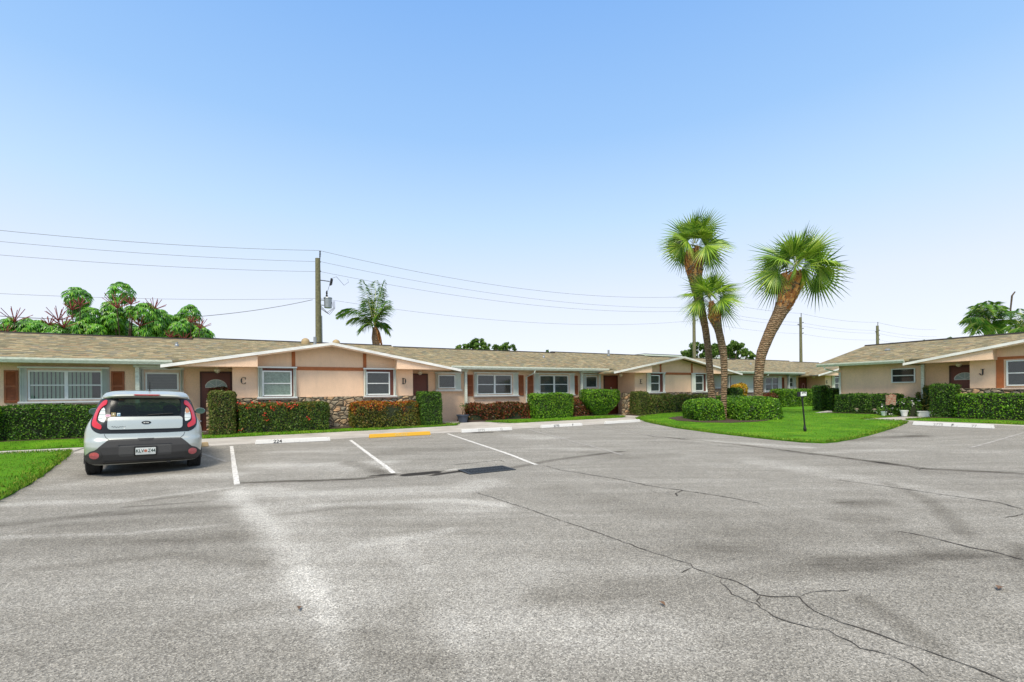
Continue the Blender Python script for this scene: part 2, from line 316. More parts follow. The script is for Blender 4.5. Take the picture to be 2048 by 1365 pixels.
# ------------------------------------------------------------------ ground
def pix_line(pts): return [gp(*p) for p in pts]
strokes = [  # (directions on the ground, half width m, amount)
 ([(470, 985), (520, 1040), (575, 1110), (625, 1180)], .15, .20), ([(600, 1140), (630, 1180), (665, 1250), (690, 1340)], .08, .17), ([(470, 1000), (520, 1060), (560, 1120)], .3, .1), ([(800, 1090), (880, 1200), (960, 1365)], .10, .09), ([(100, 1060), (300, 1045), (450, 1030), (520, 1080), (560, 1140)], .22, -.14), ([(0, 1010), (240, 1003), (470, 978)], .16, .22), ([(500, 985), (700, 985), (900, 980), (960, 965)], .35, .25),
 ([(580, 1010), (640, 1100), (690, 1200)], .4, .16), ([(860, 1010), (950, 1010)], .35, .18), ([(150, 970), (330, 955), (470, 950)], .4, .2), ([(540, 930), (700, 935), (760, 925)], .5, .22), ([(560, 905), (680, 900)], .35, .15),
 ([(0, 1050), (200, 1030), (440, 1018)], .22, -.22), ([(60, 1090), (300, 1080), (480, 1070)], .35, -.12), ([(300, 1000), (420, 985), (465, 978)], .10, -.25), ([(200, 990), (330, 982)], .09, -.1),
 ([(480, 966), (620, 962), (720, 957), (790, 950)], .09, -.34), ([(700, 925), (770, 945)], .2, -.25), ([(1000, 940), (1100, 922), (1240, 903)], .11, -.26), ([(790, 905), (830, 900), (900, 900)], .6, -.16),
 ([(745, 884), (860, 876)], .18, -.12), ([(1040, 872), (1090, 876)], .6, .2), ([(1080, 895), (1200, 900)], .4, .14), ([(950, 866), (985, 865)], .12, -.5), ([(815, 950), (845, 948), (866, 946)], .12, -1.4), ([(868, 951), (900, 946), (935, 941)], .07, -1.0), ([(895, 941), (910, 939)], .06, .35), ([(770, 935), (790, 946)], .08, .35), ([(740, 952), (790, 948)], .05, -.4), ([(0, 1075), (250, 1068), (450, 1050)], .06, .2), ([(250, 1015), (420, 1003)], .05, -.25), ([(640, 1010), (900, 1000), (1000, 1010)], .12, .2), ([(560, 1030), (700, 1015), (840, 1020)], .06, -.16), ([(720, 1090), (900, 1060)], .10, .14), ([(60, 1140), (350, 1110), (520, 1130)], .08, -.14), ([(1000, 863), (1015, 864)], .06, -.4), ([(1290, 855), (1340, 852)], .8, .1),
 ([(1300, 872), (1480, 890), (1680, 915), (1850, 938), (2048, 948)], .12, -.30), ([(1700, 920), (1850, 945), (2048, 955)], .3, -.1), ([(1400, 882), (1600, 894)], .3, .2), ([(1180, 905), (1270, 915), (1340, 912)], .35, -.14),
 ([(1690, 1005), (1760, 1005)], .22, -.26), ([(1700, 1035), (1750, 1035)], .22, -.2), ([(1100, 1195), (1400, 1170), (1700, 1125), (2048, 1095)], .16, -.16), ([(1760, 1060), (1850, 1100), (2048, 1130)], .25, -.12),
 ([(1780, 968), (1860, 1000), (1930, 1070)], .10, -.2), ([(2036, 1090), (2044, 1130)], .06, -.15), ([(1450, 1100), (1800, 1130)], .3, -.1), ([(1600, 1050), (1400, 1100)], .4, -.08), ([(1720, 1200), (1840, 1270), (1880, 1300)], .08, -.2),
 ([(1000, 1250), (1300, 1270)], .35, .16), ([(800, 1100), (1000, 1150)], .5, .14), ([(0, 1180), (300, 1160), (550, 1200)], .4, .07), ([(350, 1260), (650, 1180)], .12, -.1), ([(740, 1290), (860, 1340)], .16, -.07), ([(1110, 980), (1400, 1040)], .35, -.1),
 ([(1500, 920), (1900, 990)], .35, .14), ([(1700, 880), (1830, 872)], .35, -.28), ([(1760, 862), (1840, 868)], .3, -.12), ([(1900, 900), (2048, 905)], .5, .05), ([(1640, 905), (1800, 900)], .2, .16), ([(190, 950), (400, 940)], .35, -.16), ([(420, 900), (480, 905)], .4, -.1)]
gx = np.concatenate([np.arange(-16, -6, .16), np.arange(-6, 8, .08), np.arange(8, 34.01, .16)]); gy = np.concatenate([np.arange(-14, 1, .5), np.arange(1, 12, .07), np.arange(12, 28.01, .16)])
X, Y = np.meshgrid(gx, gy); Vg = np.zeros((X.size, 3)); Vg[:, 0] = X.ravel(); Vg[:, 1] = Y.ravel()
S = Vg[:, 0]*AX.x+Vg[:, 1]*AX.y; Nn_ = Vg[:, 0]*NX.x+Vg[:, 1]*NX.y
def ssn(t): t = np.clip(t, 0, 1); return t*t*(3-2*t)
Vg[:, 2] = np.maximum(.10*ssn((Nn_-17.05)/.75), .17*ssn((S-13)/8))-.085*np.exp(-((S+2)/3.2)**2-((Nn_-10.8)/3.)**2)-.03*np.exp(-((Nn_-7.9)/.8)**2)*ssn((8-S)/4)
wear = np.full(len(Vg), .50)
wob = np.stack([smooth_noise(Vg, 1.7, 3), smooth_noise(Vg, 1.7, 4)], 1)*.16+np.stack([smooth_noise(Vg, 6, 5), smooth_noise(Vg, 6, 6)], 1)*.05
for pts, w, a in strokes:
    L = [(p.x, p.y) for p in pix_line(pts)]; d = np.full(len(Vg), 1e9); Q = Vg[:, :2]+wob*min(1, w*3)
    for (x0, y0), (x1, y1) in zip(L, L[1:]):
        v = np.array([x1-x0, y1-y0]); q = Q-np.array([x0, y0]); t = np.clip(q@v/(v@v), 0, 1); d = np.minimum(d, np.linalg.norm(q-t[:, None]*v, axis=1))
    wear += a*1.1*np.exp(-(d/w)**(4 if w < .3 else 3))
nx_, ny_ = len(gx), len(gy); ii = (np.arange(ny_-1)[:, None]*nx_+np.arange(nx_-1)).ravel()
lot = npmesh('asphalt_lot', Vg, np.stack([ii, ii+1, ii+nx_+1, ii+nx_], 1), [M['asphalt']], smooth=True, kind='structure')
atr = lot.data.attributes.new('wear', 'FLOAT', 'POINT'); atr.data.foreach_set('value', np.clip(wear, -.4, .98).astype(np.float32))
MB().add([(-900, -900, -.28), (900, -900, -.28), (900, 900, -.28), (-900, 900, -.28)], [(0, 1, 2, 3)]).build('ground', M['ground'], kind='structure')
def drape(name, poly, dz, m, step=.3, skirt=.12, kind='structure', hump=0, edge_jit=0):
    """a sheet with its own outline lying dz above the ground"""
    P = []
    for (a, b), (c, d) in zip(poly, poly[1:]+poly[:1]):
        n = max(1, int(math.hypot(c-a, d-b)/step))
        P += [(a+(c-a)*i/n+random.uniform(-1, 1)*edge_jit, b+(d-b)*i/n+random.uniform(-1, 1)*edge_jit) for i in range(n)]
    nb = len(P); xs = [p[0] for p in P]; ys = [p[1] for p in P]; I = []
    arr = np.array(P)
    for x in np.arange(min(xs)+step/2, max(xs), step):
        for y in np.arange(min(ys)+step/2, max(ys), step):
            if np.min(np.hypot(arr[:, 0]-x, arr[:, 1]-y)) > step*.45: I.append((x, y))
    vs, ed, fs, ov, oe, of = delaunay_2d_cdt([Vector(p) for p in P+I], [], [list(range(nb))], 1, 1e-5)
    V = []
    for i, v in enumerate(vs):
        d = np.min(np.hypot(arr[:, 0]-v[0], arr[:, 1]-v[1])); h = dz+hump*ss(d/.5)
        V.append(W(v[0], v[1], G(v[0], v[1])+h))
    mb = MB(); mb.add(V, fs)
    cnt = {}
    for f in fs:
        for a, b in zip(f, list(f[1:])+[f[0]]): cnt.setdefault((min(a, b), max(a, b)), []).append((a, b))
    for k, l in cnt.items():
        if len(l) == 1:
            a, b = l[0]; mb.add([V[a], V[b], V[b]-Vector((0, 0, skirt)), V[a]-Vector((0, 0, skirt))], [(0, 1, 2, 3)])
    return mb.build(name, m, smooth=True, kind=kind)
inpoly = lambda x, y, P: sum(((P[i][1] > y) != (P[i-1][1] > y)) and (x < (P[i-1][0]-P[i][0])*(y-P[i][1])/(P[i-1][1]-P[i][1])+P[i][0]) for i in range(len(P))) % 2 == 1
# pavements
drape('pavement', [(-4.15, 15.2), (15.4, 15.35), (15.9, 16.4), (16.4, 17.5), (8.0, 17.45), (-4.3, 17.35)], .012, M['concrete'], .5)
drape('pavement', [(-40, 17.8), (-4.3, 15.95), (-4.3, 16.75), (-40, 18.9)], .014, M['concrete'], .8)
drape('path', [(7.1, 17.35), (8.9, 17.35), (8.4, 18.4), (7.5, 19.68), (5.2, 19.68), (5.6, 18.9), (6.6, 18.4)], .025, M['concrete'], .5)
drape('path', [(16.2, 17.1), (17.5, 17.2), (17.6, 19.68), (16.0, 19.68), (15.9, 18.2)], .03, M['concrete'], .4)
drape('path', [(20.55, 8.1), (20.6, 9.3), (22.5, 9.2), (25.2, 9.1), (25.2, 7.3), (24.0, 7.6), (22.6, 8.2)], .03, M['concrete'], .5)
drape('pavement', [(20.62, 8.2), (20.62, -14), (21.15, -14), (21.15, 8.05)], .02, M['concrete'], .6)
lawnA = [(-4.25, 17.3), (4, 17.36), (6.9, 17.55), (7.15, 17.7), (6.6, 18.3), (3.3, 18.3), (-4.3, 18.3)]
lawnB = [(8.6, 18.3), (8.95, 17.75), (9.6, 17.42), (12, 17.45), (15.6, 17.5), (16.05, 17.65), (15.9, 18.6), (15.4, 19.6), (8.8, 19.6)]
lawnC = [(15.75, 16.55), (14.6, 14.5), (13.45, 12.0), (12.75, 9.6), (12.45, 8.0), (12.4, 6.95), (12.65, 6.55), (13.2, 6.5), (15.5, 6.75), (18, 7.15), (20.0, 7.6), (20.5, 8.0), (20.6, 9.25), (23.4, 9.3), (25.2, 9.3), (25.2, 12.5), (47, 13), (47, 18.3), (18.2, 18.3), (17.6, 17.6), (16.7, 17.2)]
lawnJ = [(21.2, 8.0), (21.5, 8.2), (22.6, 8.05), (23.4, 7.7), (23.85, 7.4), (23.85, -14), (21.2, -14)]
lawnL = [(-2.0, 4.5), (-3.0, 7.4), (-3.28, 9.2), (-3.5, 11), (-3.75, 12.6), (-4.0, 14.3), (-4.35, 15.75), (-40, 17.6), (-40, 4)]
lawnM = [(-4.35, 16.85), (-4.35, 18.0), (-4.3, 19.6), (-40, 20.5), (-40, 19.0)]
LAWNS = [lawnA, lawnB, lawnC, lawnJ, lawnL, lawnM]
for P in LAWNS: drape('lawn', P, .035, M['turf'], .3, .1, hump=.035, edge_jit=.02)
# blades of grass
bl = []
for P, dens in zip(LAWNS, (380, 380, 330, 380, 520, 500)):
    xs = [p[0] for p in P]; ys = [p[1] for p in P]; x0, x1, y0, y1 = max(min(xs), -11), min(max(xs), 30), max(min(ys), -2 if P is lawnJ else 4.5), max(ys)
    k = int((x1-x0)*(y1-y0)*dens); xs_ = rng.uniform(x0, x1, k); ys_ = rng.uniform(y0, y1, k); arr = np.array(P+P[:1])
    inside = np.zeros(k, bool)
    for (ax, ay), (bx, by) in zip(arr[:-1], arr[1:]):
        c = ((ay > ys_) != (by > ys_)); xi = (bx-ax)*(ys_-ay)/((by-ay) if by != ay else 1e-9)+ax; inside ^= c & (xs_ < xi)
    bl.append(np.stack([xs_[inside], ys_[inside]], 1))
for P in LAWNS:                                         # ragged edge, blades leaning over the kerb
    for (ax, ay), (bx, by) in zip(P, P[1:]+P[:1]):
        if max(ax, bx) < -9 or min(ax, bx) > 30: continue
        L_ = math.hypot(bx-ax, by-ay); k = int(min(L_, 20)*150); t = rng.uniform(0, min(1, 20/L_), k); o = rng.normal(0, .028, (k, 2)); bl.append(np.stack([ax+(bx-ax)*t, ay+(by-ay)*t], 1)+o)
bl = np.concatenate(bl); vis = np.stack([bl[:, 0]*AX.x+bl[:, 1]*NX.x, bl[:, 0]*AX.y+bl[:, 1]*NX.y], 1)
keep = (np.abs(vis[:, 0]) < vis[:, 1]*1.2+2) & (vis[:, 1] < 27); bl = bl[keep]; vis = vis[keep]; k = len(bl)
zz = np.array([G(a, b) for a, b in bl])+.045; base = np.column_stack([vis, zz]); ang = rng.uniform(0, 6.28, k); wd_ = rng.uniform(.006, .014, k); ht = rng.uniform(.025, .06, k)
t = np.stack([np.cos(ang), np.sin(ang), np.zeros(k)], 1); ln = rng.normal(0, .02, (k, 3)); ln[:, 2] = ht
Vb = np.stack([base-t*wd_[:, None], base+t*wd_[:, None], base+ln], 1).reshape(-1, 3)
npmesh('grass', Vb, np.arange(3*k).reshape(k, 3), [M['blade']], kind='stuff', label='short bright green grass of the lawns', cat='grass')
# painted bay lines, cracks, drain
def worn(name, c, lo, hi):
    m, nt, b = mat(name); k = ramp(nt, noise(nt, 14, 6, .8), [(lo, 0.), (hi, 1.)]); nt.links.new(mixc(nt, k, c, (.25, .23, .20)), b.inputs['Base Color']); b.inputs['Roughness'].default_value = .85; return m
M['paint'] = worn('worn_white_paint', (.66, .64, .60), .48, .64); M['paint_old'] = worn('faded_white_paint', (.42, .40, .37), .40, .56)
M['crack'] = plain('crack_dark', (.05, .043, .036), .95, var=.5, sc=30)
def ribbon(name, pts, w, m, dz=.005, jit=0, sub=.12, close_w=None, **kw):
    L = []
    for a, b in zip(pts, pts[1:]):
        n = max(1, int((b-a).length/sub)); L += [a.lerp(b, i/n) for i in range(n)]
    L.append(pts[-1]); V = []; fs = []
    for i, p in enumerate(L):
        d = (L[min(i+1, len(L)-1)]-L[max(i-1, 0)]); d.z = 0; d.normalize(); q = Vector((-d.y, d.x, 0)); ww = w*(random.uniform(.45, 1.5) if jit else random.uniform(.88, 1.08))
        if jit and (i == 0 or i == len(L)-1): ww *= .2
        o = p+q*random.uniform(-jit, jit)
        for k in (-1, 1):
            r = o+q*ww*k; r.z = G(*sn(r.x, r.y))+dz; V.append(r)
    fs = [(2*i, 2*i+1, 2*i+3, 2*i+2) for i in range(len(L)-1)]
    return MB().add(V, fs).build(name, m, kind='structure', **kw)
for a, b, m_ in (((463, 893), (474, 970), 'paint'), ((701, 881), (787, 947), 'paint'), ((895, 868), (1073, 930), 'paint'), ((1056, 859), (1244, 910), 'paint_old'), ((1189, 852), (1369, 883), 'paint_old'), ((2048, 866), (1940, 896), 'paint_old'), ((404, 908), (452, 924), 'paint_old')):
    ribbon('bay_line', [gp(*a), gp(*b)], .043 if m_ == 'paint' else .036, M[m_])
cracks = [[(950, 985), (998, 1000), (1065, 1022), (1113, 1039), (1170, 1058), (1228, 1078), (1314, 1109), (1380, 1129), (1384, 1137), (1443, 1156), (1474, 1164), (1517, 1190), (1540, 1193), (1599, 1195), (1627, 1223), (1680, 1245), (1723, 1259), (1779, 1279), (1839, 1299), (1899, 1319), (1979, 1349), (2048, 1378)],
 [(1443, 1158), (1443, 1166), (1462, 1190), (1513, 1209), (1544, 1234), (1604, 1253), (1656, 1261), (1723, 1297), (1779, 1311), (1819, 1329), (1859, 1355)], [(1599, 1195), (1620, 1185), (1660, 1183), (1700, 1180)], [(1520, 1190), (1514, 1203), (1522, 1217)],
 [(1091, 933), (1122, 941), (1173, 949), (1236, 959), (1302, 973), (1361, 981), (1447, 994), (1521, 1008)], [(1365, 981), (1351, 988), (1355, 994)], [(1787, 1061), (1859, 1075), (1939, 1095), (1999, 1107), (2048, 1121)],
 [(1672, 960), (1819, 980), (1899, 992), (1999, 1006), (2048, 1020)], [(1820, 934), (1839, 940), (1847, 936)], [(2003, 1035), (2030, 1034), (2048, 1029)], [(1340, 884), (1500, 897), (1640, 912)], [(900, 931), (960, 925), (1000, 921), (1010, 925)], [(1384, 1137), (1370, 1143), (1362, 1146)]]
for i, c in enumerate(cracks): ribbon('asphalt_crack', pix_line(c), .0048 if i < 1 else .0035 if i < 4 else .008 if i in (4, 6) else .009, M['crack'], .004, .012, .05)
s0, n0 = 3.6, 7.62
gr = empty('drain_grate', W(s0, n0, G(s0, n0)+.004), pi/2-TH, 'black rectangular storm drain grate in the asphalt beside a bay line', 'drain grate')
mb = MB(); mb.box(-.46, .46, -.27, -.23, 0, .015); mb.box(-.46, .46, .23, .27, 0, .015); mb.box(-.46, -.42, -.23, .23, 0, .015); mb.box(.42, .46, -.23, .23, 0, .015)
mb.build('frame', M['black'], gr); mb = MB()
for i in range(15): mb.box(-.41+i*.058, -.375+i*.058, -.23, .23, .001, .012)
mb.box(-.42, .42, -.02, .02, .0125, .016); mb.build('bars', M['black'], gr)
MB().box(-.44, .44, -.25, .25, -.003, -.001).build('pit', M['black'], gr)
# ------------------------------------------------------------------ text
def text_mesh(txt, size, name, m, parent, loc, rot=(pi/2, 0, 0), depth=.004, off=0, align='CENTER', sx=1, stencil=False):
    cu = bpy.data.curves.new('txt', 'FONT'); cu.body = txt; cu.size = size; cu.extrude = depth; cu.offset = off; cu.align_x = align; cu.align_y = 'CENTER'
    o = bpy.data.objects.new('txt', cu); COL.objects.link(o); bpy.context.view_layer.update()
    me = bpy.data.meshes.new_from_object(o.evaluated_get(bpy.context.evaluated_depsgraph_get())); bpy.data.objects.remove(o); me.name = name
    me.materials.clear(); me.materials.append(m); r = bpy.data.objects.new(name, me); link(r, parent); r.location = loc; r.rotation_euler = rot; r.scale = (sx, 1, 1)
    return r
# ------------------------------------------------------------------ building parts (local x along the front, y into the building)
def part(parent, name, m, fn, smooth=False, **kw): mb = MB(); fn(mb); return mb.build(name, m, parent, smooth, **kw)
def accordion(parent, x0, x1, z0, z1, y, depth=.11, label=None):
    mb = MB(); n = max(2, int(round((x1-x0)/.05))); w = (x1-x0)/n
    for i in range(n):
        a = x0+i*w; d = depth if n < 6 else .05
        mb.add([(a, y-.0, z0), (a+w/2, y-d, z0), (a+w, y, z0), (a, y, z1), (a+w/2, y-d, z1), (a+w, y, z1)], [(0, 1, 4, 3), (1, 2, 5, 4), (0, 2, 1), (3, 4, 5), (0, 3, 5, 2)])
    return mb.build('accordion_shutter', M['alu'], parent, label=label)
def window(root, x0, x1, z0, z1, y, gl, cols=2, rows=2, stacks=(.15, .12), inside='blind', reveal='sill', closed=False, tracks=True, sill=True):
    """y = wall plane; gl = glass opening"""
    gx0, gx1, gz0, gz1 = gl; f = MB()
    if tracks:
        f.box(x0-.02, x1+.02, y-.14, y, z1, z1+.05); f.box(x0-.02, x1+.02, y-.14, y, z0-.05, z0)
    fw = .045
    if not closed:
        for a, b, c, d in ((gx0-fw, gx0, gz0-fw, gz1+fw), (gx1, gx1+fw, gz0-fw, gz1+fw), (gx0, gx1, gz0-fw, gz0), (gx0, gx1, gz1, gz1+fw)): f.box(a, b, y-.055, y-.002, c, d)
        for i in range(1, cols):
            x = gx0+(gx1-gx0)*i/cols; f.box(x-.045, x+.045, y-.052, y-.002, gz0, gz1)
        for i in range(1, rows):
            z = gz0+(gz1-gz0)*i/rows
            for j in range(cols):
                a = gx0+(gx1-gx0)*j/cols+(.045 if j else 0); b = gx0+(gx1-gx0)*(j+1)/cols-(.045 if j < cols-1 else 0); f.box(a, b, y-.046, y-.006, z-.018, z+.018)
    w = f.build('window', M['sash'], root)
    if reveal and not closed:                            # painted reveal round the sash
        r = MB()
        for a, b, c, d in ((x0, gx0-fw, z0, z1), (gx1+fw, x1, z0, z1), (gx0-fw, gx1+fw, z0, gz0-fw), (gx0-fw, gx1+fw, gz1+fw, z1)):
            if b-a > .01 and d-c > .01: r.box(a, b, y-.022, y-.001, c, d)
        r.build('reveal', M[reveal], w)
    if not closed:
        MB().add([(gx0, y-.025, gz0), (gx1, y-.025, gz0), (gx1, y-.025, gz1), (gx0, y-.025, gz1)], [(0, 1, 2, 3)]).build('pane', M['glass'], w)
        c = MB()
        if inside == 'vertical':
            n = int((gx1-gx0)/.095); ww = (gx1-gx0)/n
            for i in range(n):
                a = gx0+i*ww
                if gx1-(gx1-gx0)*.17 < a < gx1-.03: continue
                c.add([(a, y-.006, gz0), (a+ww*.75, y-.018, gz0), (a+ww*.75, y-.018, gz1), (a, y-.006, gz1)], [(0, 1, 2, 3)])
            c.build('blind', M['blind'], w)
        elif inside == 'lace':
            n = 40; ww = (gx1-gx0)/n
            for i in range(n):
                a = gx0+i*ww; c.add([(a, y-.006-(i % 2)*.008, gz0), (a+ww, y-.006-((i+1) % 2)*.008, gz0), (a+ww, y-.006-((i+1) % 2)*.008, gz1), (a, y-.006-(i % 2)*.008, gz1)], [(0, 1, 2, 3)])
            c.build('curtain', M['curtain'], w)
        elif inside == 'blind':
            n = int((gz1-gz0)/.05); h = (gz1-gz0)/n
            for i in range(n): c.add([(gx0, y-.006, gz0+i*h), (gx1, y-.006, gz0+i*h), (gx1, y-.014, gz0+(i+.8)*h), (gx0, y-.014, gz0+(i+.8)*h)], [(0, 1, 2, 3)])
            c.build('blind', plainblind, w)
        MB().add([(gx0, y-.003, gz0), (gx1, y-.003, gz0), (gx1, y-.003, gz1), (gx0, y-.003, gz1)], [(0, 1, 2, 3)]).build('room', M['inside'], w)
        if stacks[0]: accordion(w, x0, x0+stacks[0], z0, z1, y-.025)
        if stacks[1]: accordion(w, x1-stacks[1], x1, z0, z1, y-.025)
    else: accordion(w, x0, x1, z0, z1, y-.03)
    if sill: part(w, 'sill', M['sill'], lambda b: b.box(x0-.03, x1+.03, y-.11, y-.0, z0-.10, z0-.052))
    return w
plainblind = plain('slat_blind', (.12, .14, .13), .7)
def louver(root, x0, x1, z0, z1, y):
    mb = MB(); f = .05
    mb.box(x0, x0+f, y-.035, y, z0, z1); mb.box(x1-f, x1, y-.035, y, z0, z1); mb.box(x0+f, x1-f, y-.034, y, z0, z0+f*1.5); mb.box(x0+f, x1-f, y-.034, y, z1-f, z1); zm = (z0+z1)/2; mb.box(x0+f, x1-f, y-.034, y, zm-.03, zm+.03)
    for a, b in ((z0+f*1.5, zm-.03), (zm+.03, z1-f)):
        n = int((b-a)/.035); h = (b-a)/n
        for i in range(n): mb.add([(x0+f, y-.028, a+i*h), (x1-f, y-.028, a+i*h), (x1-f, y-.008, a+(i+1)*h), (x0+f, y-.008, a+(i+1)*h)], [(0, 1, 2, 3)])
    mb.box(x0+f, x1-f, y-.004, y, z0+f, z1-f)
    return mb.build('louvered_shutter', M['shut'], root)
def door(root, x0, x1, y, z0, z1, kind='plain', knob=1):
    fr = part(root, 'door_frame', M['doorframe'], lambda b: (b.box(x0-.06, x0, y-.05, y, z0, z1+.06), b.box(x1, x1+.06, y-.05, y, z0, z1+.06), b.box(x0, x1, y-.05, y, z1, z1+.06)))
    d = MB(); d.box(x0, x1, y-.03, y, z0, z1)
    for a, b in ((.12, .46), (.54, .88)):
        for c, e_ in ((.15, .62), (.72, 1.25)) + (() if kind == 'fan' else ((1.35, 1.85),)):
            xa, xb = x0+(x1-x0)*a, x0+(x1-x0)*b; d.box(xa, xb, y-.036, y-.03, z0+c, z0+e_)
    d = d.build('door', M['door'], root); xm = (x0+x1)/2
    if kind == 'fan':
        R = .33; pts = [(xm+R*cos(t), z0+1.55+R*.85*sin(t)) for t in np.linspace(0, pi, 17)]
        MB().prism(pts, y-.045, y-.031).build('fanlight', M['frost'], d)
        mb = MB(); mb.tube([(x, y-.045, z) for x, z in pts]+[(pts[0][0], y-.045, pts[0][1])], .014, 6)
        for t in (pi/4, pi/2, 3*pi/4): mb.tube([(xm, y-.047, z0+1.56), (xm+R*cos(t), y-.047, z0+1.55+R*.85*sin(t))], .006, 5)
        mb.build('fanlight_trim', M['sash'], d)
    kx = x0+.08 if knob > 0 else x1-.08
    part(d, 'handle', M['steel'], lambda b: (b.lathe([(0, -.09), (.03, -.08), (.03, -.04), (.012, -.03)], (kx, y, z0+.98), 10, 'y'), b.lathe([(0, -.05), (.025, -.045), (.025, -.03)], (kx, y, z0+1.14), 10, 'y')), True)
    return d
def lamp(root, x, y, z):
    l = part(root, 'porch_lamp', M['sill'], lambda b: b.lathe([(0, .0), (.07, 0), (.07, -.03), (.04, -.05)], (x, y, z), 14), True)
    part(l, 'lamp_shade', M['lampglass'], lambda b: b.lathe([(.04, -.05), (.10, -.07), (.095, -.13), (.05, -.18), (0, -.2)], (x, y, z), 14), True)
NR, NB, NE = -.5, 1.3, .7; ZE = 2.60; PITCH = .225; GP = .18; GZ = 3.28
mainz = lambda y: ZE+PITCH*(y-NE)
def post(root, x, y=.85, z1=2.36, z0=-.1): part(root, 'post', M['gutter'], lambda b: b.box(x-.055, x+.055, y-.055, y+.055, z0, z1))
def gutter(root, x0, x1):
    mb = MB(); y = NE; prof = [(y-.02, ZE-.15), (y-.09, ZE-.15), (y-.13, ZE-.06), (y-.13, ZE), (y-.115, ZE), (y-.115, ZE-.05), (y-.02, ZE-.05)]
    n = len(prof); mb.add([(x0, a, b) for a, b in prof]+[(x1, a, b) for a, b in prof], [tuple(range(n)), tuple(range(2*n-1, n-1, -1))]+[((i+1) % n, i, i+n, (i+1) % n+n) for i in range(n)])
    return mb.build('gutter', M['gutter'], root)
def downspout(root, x, y=NB-.05, z0=.1, dx=0):
    mb = MB(); mb.tube([(x+dx, NE-.06, ZE-.14), (x+dx*.9, NE-.03, ZE-.26), (x, y-.03, ZE-.46), (x, y-.03, z0)], .045, 4); return mb.build('downspout', M['gutter'], root)
def gable(root, c, skip=()):
    """projecting cross gable with its two letter walls, stone base, bands and rake"""
    top = lambda x: GZ-GP*abs(x)
    # wall of the projecting bay
    part(root, 'bay_wall', M['stucco'], lambda b: b.prism([(c-3.15, -.2), (c+3.15, -.2), (c+3.15, top(3.15)-.05), (c, top(0)-.05), (c-3.15, top(3.15)-.05)], 0, NB+.5))
    for sg in (-1, 1):
        xa, xb = sg*2.38, sg*4.98
        poly = [(c+xa, 2.36), (c+xb, 2.36), (c+xb, top(xb)-.055), (c+xa, top(xa)-.08)]
        if sg > 0: pass
        else: poly = poly[::-1]
        part(root, 'gable_panel', M['stucco2'], lambda b: b.prism(poly, NR+.012, -.003))
        a, bb = sorted((c+sg*3.152, c+sg*4.9)); part(root, 'soffit', M['stucco'], lambda b: b.box(a, bb, -.002, NB-.002, 2.37, 2.40))
        # gable roof slope
        ys = lambda x: NE+(GZ-GP*abs(x)-ZE)/PITCH
        xe = 5.02; xi = (GZ-ZE)/GP
        pts = [(0, NR-.03), (xe, NR-.03), (xe, NE+.08), (xi, NE+.08), (0, ys(0)+.05)]
        part(root, 'gable_roof', M['shingle_side'], lambda b: b.slab([(c+sg*x, y, GZ-GP*x+.004) for x, y in pts], .07))
        # white rake board
        ra = [(c, GZ+.012), (c+sg*5.04, GZ+.012-GP*5.04), (c+sg*5.04, GZ-.085-GP*5.04), (c, GZ-.085)]
        part(root, 'rake_board', M['white'], lambda b: b.prism(ra, NR-.07, NR-.032))
        ra2 = [(c, GZ-.086), (c+sg*2.37, GZ-.086-GP*2.37), (c+sg*2.37, GZ-.13-GP*2.37), (c, GZ-.13)]
        part(root, 'rake_trim', M['stucco2'], lambda b: b.prism(ra2, NR-.03, NR+.01))
        # painted bands
        if 'band' not in skip: part(root, 'painted_band', M['band'], lambda b: b.box(c+sg*1.25-.06, c+sg*1.25+.06, -.022, -.001, 2.42, top(1.3)-.085))
    if 'band' not in skip: part(root, 'painted_band', M['band'], lambda b: b.box(c-1.32, c+1.32, -.025, -.001, 2.29, 2.415))
    part(root, 'stone_base', M['stone'], lambda b: (b.box(c-3.16, c+3.16, -.07, -.001, -.2, 1.31), b.box(c-3.9, c-3.161, -.07, .2, -.2, 1.31), b.box(c+3.161, c+3.9, -.07, .2, -.2, 1.31)))
def roofpart(root, segs, x0, x1, yb=12.5):
    for i, (a, b_, yr, zr) in enumerate(segs):
        part(root, 'roof', M['shingle'], lambda b: (b.slab([(a, NE-.03, ZE), (b_, NE-.03, ZE), (b_, yr, zr), (a, yr, zr)], .09), b.slab([(a, yr+.002, zr), (b_, yr+.002, zr), (b_, yb, zr-PITCH*(yb-yr)), (a, yb, zr-PITCH*(yb-yr))], .09)))
        part(root, 'ridge_cap', M['ridge'], lambda b: b.prism([(a, zr-.03), (b_-.0, zr-.03), (b_, zr+.035), (a, zr+.035)], yr-.10, yr+.10))
def dome_vent(root, x, y, z): part(root, 'roof_vent', plain('tan_vent', (.38, .28, .14), .6), lambda b: b.lathe([(.2, -.05), (.2, .1), (.16, .2), (.08, .26), (0, .28)], (x, y, z), 16), True)
def pipe_vent(root, x, y, z, h=.28, r=.045): part(root, 'vent_pipe', M['steel'], lambda b: (b.tube([(x, y, z-.05), (x, y, z+h)], r, 10), b.lathe([(r*1.5, 0), (r*1.5, .05), (r*.9, .09)], (x, y, z-.0), 12)), True)
